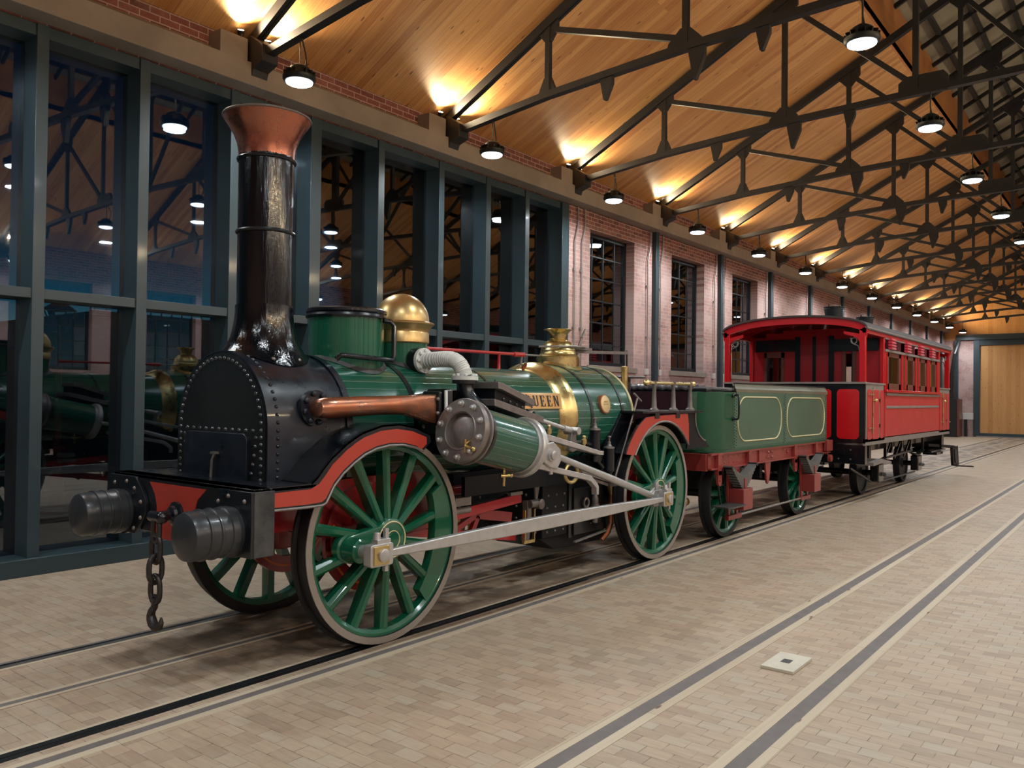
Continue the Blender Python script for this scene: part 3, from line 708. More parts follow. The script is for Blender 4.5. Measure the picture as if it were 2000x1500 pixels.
for s_, yo in ((1, 4.373), (-1, MY(4.373))):
    for X_ in WX:
        w_ = make_wheel('driving_wheel', L, X_, yo, s_, WR, 14)
        # counterweight opposite the crank
        inn = [(X_+(WR-.25+.05*abs(2*k/12-1)**2)*math.cos(math.radians(-52+84*k/12)), WR+(WR-.25+.05*abs(2*k/12-1)**2)*math.sin(math.radians(-52+84*k/12))) for k in range(13)]; out = arc(X_, WR, WR-.06, -52, 32, 12)
        build('counterweight', B().strip(inn, out, yo+s_*.015, yo+s_*.09), 'green', w_)
        px, pz = (X_-.377, WR-.018)
        web = build('crank_web', B().prism([(X_-.06, WR+.12), (px-.02, pz+.09), (px-.09, pz), (px-.02, pz-.09), (X_-.06, WR-.12)], yo-s_*.03, yo+s_*.06), 'green', w_, .01)
        build('crank_boss', B().lathe((px, yo+s_*.06, pz), (0, -s_, 0), [(0, .105), (.05, .1), (.06, .085), (.19, .085), (.2, .075)], 28), 'green', w_)
        build('crank_pin', B().cyl((px, yo-s_*.13, pz), (px, yo-s_*.36, pz), .045, None, 20), 'steel', w_)
    for X_ in WX:
        if s_ == 1: build('axle', B().cyl((X_, 4.5, WR), (X_, MY(4.5), WR), .075, None, 20), 'redf', L)
    # coupling rod
    y0 = yo-s_*.30
    pa, pb = (WX[0]-.377, WR-.018), (WX[1]-.377, WR-.018)
    n_ = 16; topp, bot = [], []
    for i in range(n_+1):
        t_ = i/n_; x_ = pa[0]+.09+(pb[0]-pa[0]-.17)*t_; h_ = .025+.033*math.sin(PI*min(1, t_*1.02))
        topp.append((x_, pa[1]+h_)); bot.append((x_, pa[1]-h_))
    rod = build('coupling_rod', B().prism(topp+bot[::-1], y0-.026, y0+.026), 'steel', L, .008)
    for P_ in (pa, pb):
        build('rod_strap', B().prism(rrect(P_[0]-.105, P_[0]+.10, P_[1]-.075, P_[1]+.075, .02), y0-.036, y0+.036), 'steel', rod, .005)
        build('rod_brass', B().prism(rrect(P_[0]-.08, P_[0]+.055, P_[1]-.062, P_[1]+.062, .006), y0-s_*.042-.004, y0-s_*.03), 'brass', rod, .002)
        build('pin_cap', B().lathe((P_[0], y0-s_*.03, P_[1]), (0, -s_, 0), [(0, .045), (.03, .043), (.034, .035)], 24), 'steel', rod)
        b = B().prism(rrect(P_[0]-.04, P_[0]+.08, P_[1]+.07, P_[1]+.105, .01), y0-.03, y0+.03); b.cyl((P_[0]-.02, y0, P_[1]+.1), (P_[0]-.02, y0, P_[1]+.15), .03, .02, 14)
        b.box(P_[0]+.045, P_[0]+.075, y0-.015, y0+.015, P_[1]-.12, P_[1]+.17); build('oil_cup', b, 'steel', rod, .003)
# ---- inner frames with red axle guards
for s_, yf in ((1, 4.66), (-1, MY(4.66))):
    b = B(); b.strip([(3.1, .86), (3.5, .86), (4.6, .80), (4.9, .78)], [(3.1, 1.17), (3.5, 1.17), (4.6, 1.19), (4.9, 1.17)], yf-.02, yf+.02); 
    fr = build('frame_plate', b, 'redf', L); build('rear_frame', B().box(5.3, 9.0, yf-.02, yf+.02, .93, 1.1), 'shade_black', L)
    for X_ in WX:
        build('axle_guard', B().strip(arc(X_, WR, .27, 0, 360, 40), arc(X_, WR, .4, 0, 360, 40), yf-.06, yf-.02), 'redf', fr)
        build('orange_line', B().strip(arc(X_, WR, .335, -200, 20, 40), arc(X_, WR, .352, -200, 20, 40), yf-.064, yf-.058), 'orange', fr)
        build('axle_box', B().box(X_-.13, X_+.13, yf-.09, yf+.1, WR-.2, WR+.2), 'redf', fr, .01)
# ---- running board and splashers
b = B(); b.prism([(4.27, 0), (6., 0)], 0, 0, 'x') if False else None
b.box(2.95, 3.42, 4.27, MY(4.27), 1.19, 1.215); b.box(3.4, 4.6, 4.75, MY(4.75), 1.15, 1.18); build('running_board', b, 'black', L, .004)
top = [(3.080, 1.216), (3.380, 1.221), (3.429, 1.258), (3.482, 1.317), (3.545, 1.379), (3.674, 1.468), (3.741, 1.505), (3.814, 1.538), (3.989, 1.583), (4.156, 1.590), (4.315, 1.564), (4.473, 1.508), (4.486, 1.452)]
bot_ = [(3.078, 1.075), (3.347, 1.070), (3.465, 1.071), (3.497, 1.085), (3.561, 1.191), (3.638, 1.267), (3.734, 1.333), (3.826, 1.384), (3.932, 1.420), (4.056, 1.439), (4.190, 1.437), (4.313, 1.413), (4.402, 1.383)]
def inset(a, c, k0, k1): return [(p[0]+(q[0]-p[0])*k0, p[1]+(q[1]-p[1])*k0) for p, q in zip(a, c)], [(p[0]+(q[0]-p[0])*k1, p[1]+(q[1]-p[1])*k1) for p, q in zip(a, c)]
for s_ in (1, -1):
    yo = 4.27 if s_ == 1 else MY(4.27)
    sp_ = build('front_splasher', B().strip(bot_, top, yo, yo+s_*.02), 'black', L)
    tk = [(p[0], p[1]) for p in top[1:]]; tk2 = [(p[0], p[1]-.012) for p in tk]
    build('splasher_top', B().strip(tk2, tk, yo, yo+s_*(.42 if s_ else 0)), 'black', sp_)
    bk = bot_[1:]; build('splasher_bead', B().tube([(p[0], yo-s_*.004, p[1]) for p in bot_], .009, 6), 'steel_d', sp_)
    i0, i1 = inset(bot_, top, .12, .76)
    i0 = [(p[0]+(.012 if k == 0 else 0)-(.035 if k == len(i0)-1 else 0), p[1]) for k, p in enumerate(i0)]; i1 = [(p[0]-(.03 if k == len(i1)-1 else 0), p[1]) for k, p in enumerate(i1)]
    build('red_panel', B().strip(i0, i1, yo-s_*.003, yo+s_*.004), 'red', sp_)
    # rear splasher
    yo = 4.30 if s_ == 1 else MY(4.30)
    inn = arc(8.276, WR, .79, 146, 40, 18)
    out = [(7.43, 1.21), (7.47, 1.28), (7.52, 1.345), (7.575, 1.405), (7.635, 1.46), (7.70, 1.51), (7.765, 1.55), (7.84, 1.59), (8.0, 1.60), (8.15, 1.605), (8.3, 1.61), (8.45, 1.615), (8.6, 1.62), (8.72, 1.625), (8.80, 1.628), (8.87, 1.63), (8.90, 1.5), (8.90, 1.36), (8.90, 1.245)]
    rs = build('rear_splasher', B().strip(inn, out, yo, yo+s_*.02), 'black', L)
    i0, i1 = inset(inn, out, .06, .93); build('red_panel', B().strip(i0, i1, yo-s_*.003, yo+s_*.004), 'red', rs)
    build('splasher_bead', B().tube([(p[0], yo-s_*.004, p[1]) for p in inn], .012, 6), 'steel_d', rs)
    iz = arc(8.276, WR, .80, 146, 40, 18); io = arc(8.276, WR, .815, 146, 40, 18); build('wheel_cover', B().strip(iz, io, yo, yo+s_*.3), 'black2', rs)
# footplate
b = B(); b.box(7.75, 9.24, 4.28, MY(4.28), 1.63, 1.655); fp = build('footplate', b, 'black', L, .004)
b = B()
for xx in (8.05, 8.55): b.box(xx, xx+.1, 4.29, 4.36, 1.57, 1.64)
build('bracket', b, 'black2', fp)
for s_ in (1, -1):
    yo = 4.33 if s_ == 1 else MY(4.33)
    pr = arc(9.46, 1.62, .34, 180, 262, 12)
    b = B().prism([(8.92, 1.63), (9.12, 1.63)]+pr[1:]+[(9.54, 1.20), (8.92, 1.20)], yo, yo+s_*.02); build('rear_side_sheet', b, 'shade_black', L)
    build('sheet_bead', B().tube([(9.12, yo, 1.63)]+[(p[0], yo, p[1]) for p in pr[1:]], .012, 6), 'steel_d', L)
# near side rail: stanchions and brass rail
r_ = build('side_rail', B().cyl((8.10, 4.42, 1.965), (9.22, 4.42, 1.972), .02, None, 14), 'brass', L)
b = B(); b.ball((8.085, 4.42, 1.965), .038, (1.3, 1, 1), 14); b.ball((9.24, 4.42, 1.972), .036, (1.3, 1, 1), 14); build('rail_knob', b, 'brass', r_)
for xx in (8.26, 8.73, 9.17):
    b = B().lathe((xx, 4.42, 1.655), (0, 0, 1), [(0, .055), (.012, .055), (.03, .034), (.05, .03), (.27, .02), (.29, .026), (.335, .03)], 16)
    build('stanchion', b, 'steel_d', L)
# ---- front beam
bm_ = build('buffer_beam', B().box(2.95, 3.07, 4.27, MY(4.27), .83, 1.215), 'black', L, .004)
pts = [(4.80+.09*math.cos(math.radians(a)), z) for a, z in ((0, .87), (50, .92), (80, .98), (90, 1.03), (80, 1.08), (50, 1.14), (0, 1.19))]
lf = [(MY(p[0]), p[1]) for p in pts]
build('red_panel', B().prism([(p[0]+.08, p[1]) for p in [(4.77, .80), (4.81, .88), (4.83, .96), (4.835, 1.02), (4.80, 1.10), (4.70, 1.175)]]+[(p[0]-.08, p[1]) for p in [(5.56, 1.175), (5.49, 1.10), (5.46, 1.02), (5.46, .96), (5.47, .88), (5.51, .80)]], 2.944, 2.951, 'x'), 'red', bm_)
build('beam_end_cap', B().box(2.945, 3.09, 4.255, 4.30, .80, 1.20), 'dusty', bm_, .004)
for yb, nm_ in ((4.46, 'near'), (MY(4.46), 'far')):
    sg = 1 if yb < YC else -1
    pl = [(yb-sg*.2, .80), (yb+sg*.16, .80)]+[(yb+sg*(.16+.15*math.sin(PI*k/10)), .80+.40*k/10) for k in range(1, 10)]+[(yb+sg*.16, 1.2), (yb-sg*.2, 1.2)]
    bf = build('buffer', B().lathe((2.945, yb, .95), (-1, 0, 0), [(0, .15), (.05, .152), (.055, .157), (.10, .157), (.105, .15), (.16, .152), (.165, .157), (.175, .157), (.18, .15), (.23, .15), (.235, .156), (.245, .156), (.25, .148), (.31, .149), (.335, .14), (.35, .112), (.358, .06), (.36, .0)], 40, False), 'leather', L)
    build('buffer_plate', B().prism(pl, 2.925, 2.95, 'x'), 'black', bf, .003)
    b = B(); b.rivets([(2.925, yb+sg*dy, z) for dy, z in ((-.13, 1.14), (.04, 1.16), (.15, 1.12), (.24, 1.03), (.24, .92), (.15, .84))], (-1, 0, 0), .016); build('bolt', b, 'steel_d', bf)
    build('leather_edge', B().cyl((2.92, yb, .95), (2.955, yb, .95), .165, .165, 32), 'black', bf)
# coupling
cp = build('draw_gear', B().lathe((2.945, 5.12, .985), (-1, 0, 0), [(0, .085), (.02, .085), (.03, .06), (.05, .055), (.06, .035), (.14, .033)], 24), 'black', L)
b = B(); b.cyl((2.80, 5.06, .985), (2.80, 5.18, .985), .035, None, 16); b.ball((2.80, 5.05, .985), .042, (1, 1, 1), 14); build('draw_pin', b, 'black', cp)
z_ = .985; cx_, cy_ = 2.79, 5.10
def link_pts(z0, z1, ry, flat):
    n = 20; o_ = []
    zm, h_ = (z0+z1)/2, (z0-z1)/2
    for i in range(n):
        a = 2*PI*i/n; c_, s2 = math.cos(a), math.sin(a)
        hz = h_*(abs(s2)**.75)*(1 if s2 > 0 else -1)
        o_.append((cx_, cy_+ry*c_, zm+hz) if flat else (cx_+ry*c_, cy_+.2*ry*c_, zm+hz))
    return o_
for z0, z1, fl, ry in ((.985, .825, True, .04), (.87, .69, True, .054), (.735, .56, False, .05), (.605, .43, True, .058)):
    build('chain_link', B().tube(link_pts(z0, z1, ry, fl), .0175, 8, True), 'chain', cp)
hk = [(0, .455), (0, .43), (.002, .40), (.022, .37), (.03, .34), (.026, .315), (.012, .285), (-.012, .268), (-.038, .28), (-.052, .31), (-.052, .345)]
rr_ = [.022, .017, .018, .02, .022, .025, .026, .024, .02, .014, .004]
hp = [(cx_, cy_+p[0]*1.55, p[1]+.005) for p in hk]; rr_ = [q*1.25 for q in rr_]
b = B().tube(hp, .02, 10, False, rr_); b.torus((cx_, cy_, .455), (1, 0, 0), .022, .011, 16, 8); build('hook', b, 'chain', cp)
# ---- smokebox
SB = (5.12, 1.55, .535)
def sb_outline(r, n=28):
    a = arc(SB[0], SB[1], r, 0, 180, n); return [(SB[0]+r, 1.2)]+a+[(SB[0]-r, 1.2)]
sb = build('smokebox', B().prism(sb_outline(SB[2]), 3.26, 3.98, 'x'), 'sbox', L)
build('smokebox_front', B().prism(sb_outline(SB[2]-.012), 3.245, 3.262, 'x'), 'black2', sb)
b = B(); o1, o2 = sb_outline(SB[2]+.001), sb_outline(SB[2]+.012)
b.strip(o1, o2, 3.255, 3.32, 'x'); b.strip(o1, o2, 3.93, 3.985, 'x'); build('edge_band', b, 'sbox', sb)
# rivets
b = B(); R_ = []
for i in range(31):
    a = math.radians(180*i/30); R_.append((3.245, SB[0]+(SB[2]-.045)*math.cos(a), SB[1]+(SB[2]-.045)*math.sin(a)))
for i in range(1, 8):
    for sy in (-1, 1): R_.append((3.245, SB[0]+sy*(SB[2]-.045), SB[1]-.047*i)); R_.append((3.245, SB[0]+sy*(SB[2]-.10-.004*i*i*.5), SB[1]-.06*i-.02+.03))
for i in range(11): R_.append((3.245, SB[0]-.40+.08*i, 1.545))
b.rivets(R_, (-1, 0, 0), .0165); build('rivets', b, 'rivet', sb)
b = B()
for xx in (3.345, 3.955):
    for i in range(32):
        a = math.radians(180*i/31); q = Vector((0, math.cos(a), math.sin(a))); b.rivets([(xx, SB[0]+q.y*SB[2], SB[1]+q.z*SB[2])], q, .015)
    for i in range(1, 7):
        for sy in (-1, 1): b.rivets([(xx, SB[0]+sy*SB[2], SB[1]-.052*i)], (0, sy, 0), .015)
build('side_rivets', b, 'rivet', sb)
dn = build('smokebox_door', B().prism(rrect(SB[0]-.36, SB[0]+.40, 1.18, 1.525, .05), 3.222, 3.25, 'x'), 'sbox', sb, .004)
b = B(); b.box(3.19, 3.23, 5.08, 5.14, 1.375, 1.39); b.tube([(3.2, 5.10, 1.375), (3.195, 5.12, 1.34), (3.19, 5.125, 1.215)], .009, 8); build('latch', b, 'steel_d', sb)
# ---- boiler
build('boiler', B().lathe((3.98, YC, 1.57), (1, 0, 0), [(0, .5), (2.9, .5)], 72), 'lag_l', L)
build('boiler_band', B().lathe((4.66, YC, 1.57), (1, 0, 0), [(0, .5), (0, .506), (.05, .506), (.05, .5)], 72, False), 'black', L)
build('boiler_band', B().lathe((5.72, YC, 1.57), (1, 0, 0), [(0, .5), (0, .504), (.03, .504), (.03, .5)], 72, False), 'black', L)
build('firebox_wrapper', B().lathe((6.84, YC, 1.57), (1, 0, 0), [(0, .48), (.005, .575), (1.20, .575), (1.22, .55), (1.23, .0)], 72, False), 'lag_l', L)
build('brass_ring', B().lathe((6.70, YC, 1.57), (1, 0, 0), [(0, .5), (.01, .515), (.06, .545), (.12, .572), (.15, .585), (.20, .588), (.205, .575)], 80, False), 'brass', L)
for x_ in (7.16, 7.78): build('boiler_band', B().lathe((x_, YC, 1.57), (1, 0, 0), [(0, .575), (0, .581), (.045, .581), (.045, .575)], 72, False), 'black', L)
build('rear_ring', B().lathe((8.00, YC, 1.57), (1, 0, 0), [(0, .575), (0, .583), (.05, .578), (.07, .56)], 72, False), 'cream', L)
build('backhead', B().lathe((8.05, YC, 1.57), (1, 0, 0), [(0, .55), (.05, .54), (.06, .0)], 48, False), 'black2', L)
# ---- chimney
CX = 3.605
ch = build('chimney', B().lathe((CX, YC, 2.40), (0, 0, 1), [(0, .197), (1.13, .197)], 64), 'chim', L)
for z_ in (2.97, 3.50): build('chimney_band', B().torus((CX, YC, z_), (0, 0, 1), .2, .014, 44, 8), 'black', ch)
build('chimney_seam', B().bar((CX-.03, YC-.195, 2.45), (CX-.03, YC-.195, 3.5), .03, .02, (0, 1, 0)), 'black', ch) if False else None
nC = 44; b = B(); rows_ = []
for k_ in range(13):
    t_ = k_/12; z0 = 2.0+.43*t_; r0 = .205+.075*(1-t_)**2.6+.012*(1-t_)
    ring_ = []
    for i in range(nC):
        a = 2*PI*i/nC; rr = r0+.03*(1-t_)**8
        yy = YC+rr*math.sin(a); xx = CX+rr*math.cos(a)
        zs = SB[1]+math.sqrt(max(.01, (SB[2]+.006)**2-(yy-SB[0])**2))
        z_ = zs+(2.435-zs)*t_
        ring_.append(b.bm.verts.new((xx, yy, z_)))
    rows_.append(ring_)
for p, q in zip(rows_, rows_[1:]): b.join(p, q)
base_ = build('chimney_base', b, 'chim', ch)
b = B()
for i in range(8):
    a = 2*PI*(i+.5)/8; rr = .285; yy = YC+rr*math.sin(a); zs = SB[1]+math.sqrt((SB[2]+.008)**2-(yy-SB[0])**2)
    q = Vector((0, yy-SB[0], zs-SB[1])).normalized(); b.lathe((CX+rr*math.cos(a), yy, zs), q, [(0, .02), (.018, .02), (.025, .01)], 8)
build('bolt', b, 'steel_d', base_)
cap = build('chimney_cap', B().lathe((CX, YC, 3.50), (0, 0, 1), [(.0, .185), (.01, .196), (.06, .2), (.12, .212), (.18, .235), (.24, .27), (.285, .30), (.31, .312), (.318, .306), (.31, .298), (.24, .255), (.1, .19), (-.1, .18)], 56, False), 'copper', ch)
build('cap_rim', B().torus((CX, YC, 3.813), (0, 0, 1), .310, .009, 56, 8), 'steel_d', cap)
# ---- sand box
SX = 4.385
sd = build('sand_box', B().lathe((SX, YC, 1.95), (0, 0, 1), [(0, .30), (.46, .30)], 56), 'lag_box', L)
build('lid', B().lathe((SX, YC, 2.405), (0, 0, 1), [(0, .30), (.0, .322), (.012, .325), (.03, .318), (.035, .31), (.045, .322), (.065, .322), (.075, .31), (.08, .0)], 56, False), 'black', sd)
def saddle(X, r, r2_, zc, rb, m_, par, w=.02):
    b = B(); n = 48; A, C_ = [], []
    for i in range(n):
        a = 2*PI*i/n
        for rr, lst, up_ in ((r, A, .03), (r+w, C_, .004)):
            yy = YC+rr*math.sin(a); zs = zc+math.sqrt(max(.001, rb*rb-(yy-YC)**2)); lst.append(b.bm.verts.new((X+rr*math.cos(a), yy, zs+up_)))
    b.join(A, C_); return build('flashing', b, m_, par)
saddle(SX, .301, 0, 1.57, .5, 'dusty', sd)
hz = 1.57+math.sqrt(.25-.35**2)
b = B().tube([(SX-.36, YC-.31, 2.06), (SX-.34, YC-.335, 2.09), (SX-.30, YC-.345, 2.09), (SX+.10, YC-.345, 2.075), (SX+.19, YC-.335, 2.075), (SX+.21, YC-.33, 2.11), (SX+.21, YC-.33, 2.35), (SX+.19, YC-.31, 2.385), (SX+.13, YC-.29, 2.39)], .021, 10)
build('sand_pipe', b, 'black', sd)
# ---- steam dome
DX = 5.0
dm = build('steam_dome', B().lathe((DX, YC, 1.95), (0, 0, 1), [(0, .226), (.30, .226)], 48), 'lag_dome', L)
build('dome_moulding', B().lathe((DX, YC, 2.24), (0, 0, 1), [(0, .232), (.01, .24), (.09, .238), (.10, .232), (.115, .235), (.13, .25), (.15, .262), (.165, .282), (.175, .285), (.182, .278), (.19, .235)], 56, False), 'brass_d', dm)
build('dome_cover', B().lathe((DX, YC, 2.425), (0, 0, 1), [(0, .24)]+[(.005+.245*math.sin(math.radians(a)), .240*math.cos(math.radians(a))) for a in range(0, 91, 9)], 56, False), 'brass_d', dm)
saddle(DX, .23, 0, 1.57, .5, 'dusty', dm, .03)
# ---- white lagged steam pipe
PX = 4.97
wp = build('steam_pipe', B().tube([(PX, 4.84, 2.09), (PX, 4.70, 2.095), (PX+.01, 4.60, 2.10), (PX+.02, 4.52, 2.095), (PX+.03, 4.455, 2.06), (PX+.04, 4.42, 2.00), (PX+.045, 4.405, 1.955)], .062, 20), 'lagging_white', L)
b = B()
for i in range(26):
    t_ = i/25; 
    pts_ = [(PX, 4.84, 2.09), (PX, 4.70, 2.095), (PX+.01, 4.60, 2.10), (PX+.02, 4.52, 2.095), (PX+.03, 4.455, 2.06), (PX+.04, 4.42, 2.00), (PX+.045, 4.405, 1.955)]
    f_ = t_*(len(pts_)-1); k_ = min(int(f_), len(pts_)-2); p_ = Vector(pts_[k_]).lerp(Vector(pts_[k_+1]), f_-k_); d_ = Vector(pts_[k_+1])-Vector(pts_[k_])
    b.torus(p_, d_, .0625, .0045, 20, 5)
build('rope_lagging', b, 'lagging_white', wp)
fl = build('pipe_flange', B().cyl((PX, 4.85, 2.09), (PX, 4.815, 2.09), .105, None, 28), 'lagging_white', wp)
build('flange_backing', B().cyl((PX, 4.92, 2.09), (PX, 4.845, 2.09), .11, None, 28), 'black2', wp)
b = B()
for i in range(8):
    a = 2*PI*i/8; b.lathe((PX+.083*math.cos(a), 4.815, 2.09+.083*math.sin(a)), (0, -1, 0), [(0, .016), (.015, .016), (.02, .008)], 6)
for i in range(8):
    a = 2*PI*i/8; b.lathe((PX+.045+.088*math.cos(a), 4.405+.088*math.sin(a), 1.958), (0, 0, 1), [(0, .016), (.015, .016), (.02, .008)], 6)
build('flange_bolt', b, 'lagging_white', wp)
build('pipe_flange', B().cyl((PX+.045, 4.405, 1.955), (PX+.045, 4.405, 1.925), .108, None, 28), 'lagging_white', wp)
el = build('elbow_pipe', B().tube([(PX+.045, 4.405, 1.93), (PX+.045, 4.405, 1.86), (PX+.05, 4.38, 1.80), (PX+.07, 4.34, 1.74), (PX+.09, 4.30, 1.68)], .07, 20, False, [.075, .068, .066, .07, .08]), 'black', L)
build('elbow_flange', B().cyl((PX+.045, 4.405, 1.925), (PX+.045, 4.405, 1.895), .106, None, 28), 'black2', el)
# ---- copper exhaust pipe
cpp = B()
nS = 24; secs = []
def sec(x, y, z, ry, rz, sq):
    o_ = []
    for i in range(nS):
        a = 2*PI*i/nS; c_, s2 = math.cos(a), math.sin(a); e_ = 2/(2+sq*6)
        o_.append(cpp.bm.verts.new((x, y+ry*math.copysign(abs(c_)**e_, c_), z+rz*math.copysign(abs(s2)**e_, s2))))
    return o_
for S_ in ((3.57, 4.475, 1.70, .03, .045, 0), (3.58, 4.475, 1.70, .055, .06, 0), (3.62, 4.47, 1.702, .068, .07, 0), (3.7, 4.465, 1.705, .072, .073, 0), (4.15, 4.46, 1.72, .07, .07, 0), (4.35, 4.455, 1.722, .066, .072, .2), (4.5, 4.45, 1.71, .06, .09, .6), (4.66, 4.44, 1.69, .055, .115, 1.5)): secs.append(sec(*S_))
for p, q in zip(secs, secs[1:]): cpp.join(p, q)
cpp.bm.faces.new(secs[0]); cpp.bm.faces.new(secs[-1])
ex = build('exhaust_pipe', cpp, 'copper_p', L)
build('pipe_stub', B().tube([(3.66, 4.62, 1.70), (3.65, 4.52, 1.70), (3.68, 4.47, 1.702)], .066, 20), 'copper_p', ex)
build('pipe_flange', B().cyl((3.64, 4.60, 1.70), (3.64, 4.565, 1.70), .125, None, 32), 'sbox', ex)
b = B()
for i in range(8):
    a = 2*PI*(i+.3)/8; b.lathe((3.64+.1*math.cos(a), 4.565, 1.70+.1*math.sin(a)), (0, -1, 0), [(0, .02), (.018, .02), (.026, .01)], 8)
build('flange_bolt', b, 'sbox', ex)
b = B(); b.prism(rrect(4.36, 4.54, 1.50, 1.83, .02), 4.665, 4.70, 'x'); b.prism(rrect(4.34, 4.56, 1.48, 1.85, .02), 4.735, 4.80, 'x'); cf = build('chest_flange', b, 'black2', L, .004)
build('gasket', B().prism([(4.322, 1.475), (4.335, 1.475), (4.345, 1.84), (4.332, 1.84)], 4.705, 4.73, 'x'), 'lagging_white', cf)
b = B(); b.rivets([(4.665, 4.375, z) for z in (1.55, 1.66, 1.77)]+[(4.665, 4.525, z) for z in (1.55, 1.66, 1.77)], (-1, 0, 0), .018); build('bolt', b, 'steel_d', cf)
# bracket plate on the boiler
b = B(); b.prism([(4.62, 1.80), (4.86, 1.83), (5.10, 1.85), (5.12, 1.70), (4.66, 1.68)], 4.52, 4.62); build('chest_bracket', b, 'black2', L, .005)
# ---- cylinders and motion (both sides)
CA = Vector((4.66, 0, 1.528)); CD = Vector((1, 0, -.205)).normalized(); CN = Vector((.205, 0, 1)).normalized()
for s_ in (1, -1):
    yc = 4.10 if s_ == 1 else MY(4.10)
    Q = lambda u, v, y=0: tuple(CA+CD*u+CN*v+Vector((0, yc+s_*y, 0)))
    cy = build('cylinder', B().lathe((0, 0, 0), (1, 0, 0), [(0.05, .215), (.70, .215)], 56), 'lagc', None)
    cy.parent = L; cy.location = Vector(Q(0, 0))-ORI[L.name]; cy.rotation_euler = (0, math.atan(.205), 0)
    ORI[cy.name] = None
    # parts of the cylinder, all in loco space, parented beside it
    def cyl_part(n, b, m_, bev=0.): return build(n, b, m_, L, bev)
    fcov = cyl_part('cylinder_cover', B().lathe(Q(0, 0), CD, [(-.026, .0), (-.025, .06), (-.018, .105), (-.008, .125), (-.006, .13), (-.045, .138), (-.05, .148), (-.045, .155), (-.045, .245), (-.035, .25), (0, .25), (.002, .235), (.03, .235), (.035, .25), (.055, .25), (.06, .225), (.08, .22)], 56, False), 'steel_d')
    b = B()
    for i in range(10):
        a = 2*PI*(i+.35)/10; p_ = CA+Vector((0, yc, 0))-CD*.04+CN*(.205*math.sin(a))+Vector((0, .205*math.cos(a), 0)); b.lathe(p_, -CD, [(0, .027), (.008, .027), (.009, .018), (.03, .018), (.04, .009)], 10)
    build('cover_bolt', b, 'steel', fcov)
    b = B(); p_ = Vector(Q(-.045, -.10, -.10)); b.tube([p_+Vector((0.03, -.02*s_, .04)), p_+Vector((-.01, -.02*s_, .02)), p_+Vector((-.03, 0, -.01)), p_+Vector((-.02, .06*s_*-1, -.03))], .012, 8); b.ball(p_+Vector((-.02, -.07*s_, -.03)), .022, (1, 1, 1), 10); b.cyl(p_+Vector((-.03, 0, .04)), p_+Vector((-.03, 0, -.06)), .01, None, 8)
    build('drain_cock', b, 'brass', fcov)
    cyl_part('cylinder_band', B().lathe(Q(.10, 0), CD, [(0, .215), (0, .221), (.03, .221), (.03, .215)], 56, False), 'black2')
    cyl_part('cylinder_flange', B().lathe(Q(.68, 0), CD, [(0, .215), (.0, .222), (.035, .222), (.036, .24), (.05, .25), (.085, .25), (.09, .2), (.09, .05), (.13, .045), (.13, 0)], 56, False), 'steel')
    b = B(); p_ = Vector(Q(.55, -.215)); b.cyl(p_, p_+Vector((0, 0, -.09)), .013, None, 10); b.cyl(p_+Vector((-.045, 0, -.045)), p_+Vector((.045, -.03*s_, -.045)), .014, None, 10); b.ball(p_+Vector((.05, -.035*s_, -.045)), .018); b.cyl(p_+Vector((0, 0, -.06)), p_+Vector((-.004, 0, -.13)), .01, .014, 10); cyl_part('drain_cock', b, 'brass')
    cyl_part('piston_rod', B().cyl(Q(.76, 0), Q(1.14, 0), .025, None, 16), 'steel')
    # slide bars
    b = B(); b.prism([(5.62, 1.50), (5.72, 1.478), (5.80, 1.465), (6.62, 1.29), (6.66, 1.29), (6.66, 1.25), (6.60, 1.255), (5.80, 1.415), (5.62, 1.445)], yc-.03+s_*.02, yc+.03+s_*.02); sl = cyl_part('slide_bar', b, 'steel', .004)
    b = B(); b.prism([(5.60, 1.24), (6.38, 1.085), (6.45, 1.07), (6.56, .99), (6.58, .96), (6.58, .885), (6.545, .885), (6.54, .95), (6.44, 1.02), (6.36, 1.04), (5.60, 1.19)], yc-.03+s_*.02, yc+.03+s_*.02); cyl_part('slide_bar', b, 'steel', .004)
    for x_, z_ in ((5.80, 1.46), (6.36, 1.35)):
        build('oil_cup', B().lathe((x_, yc+s_*.02, z_-.005), (0, 0, 1), [(0, .014), (.02, .014), (.025, .024), (.06, .026), (.07, .014), (.09, .018), (.1, .01)], 14), 'brass', sl)
    ux = 1.14; p_ = CA+CD*ux+Vector((0, yc, 0))
    xh = cyl_part('crosshead', B().prism([(p_.x-.11, p_.z+.06), (p_.x-.07, p_.z+.10), (p_.x+.02, p_.z+.11), (p_.x+.13, p_.z+.04), (p_.x+.14, p_.z-.06), (p_.x+.08, p_.z-.13), (p_.x-.02, p_.z-.11), (p_.x-.11, p_.z-.06)], yc-.035, yc+.035), 'steel', .008)
    build('crosshead_pin', B().lathe((p_.x-.02, yc-s_*.035, p_.z), (0, -s_, 0), [(0, .055), (.02, .055), (.022, .04), (.04, .04), (.045, .03)], 20), 'steel', xh)
    b = B(); b.cyl((p_.x-.03, yc, p_.z+.09), (p_.x-.03, yc, p_.z+.17), .02, None, 12); build('slipper_stem', b, 'steel', xh); b = B(); b.cyl((p_.x+.02, yc, p_.z-.11), (p_.x+.03, yc, p_.z-.17), .02, None, 12); build('slipper_stem', b, 'steel', xh)
    # connecting rod
    pe = Vector((WX[1]-.377, yc+s_*.09, WR-.018)); ps = Vector((p_.x+.12, yc, p_.z-.02)); dv = (pe-ps)
    cr = cyl_part('connecting_rod', B().tube([ps, ps+dv*.05, ps+dv*.5, ps+dv*.9, ps+dv*.95], .034, 16, False, [.026, .028, .037, .036, .03]), 'steel')
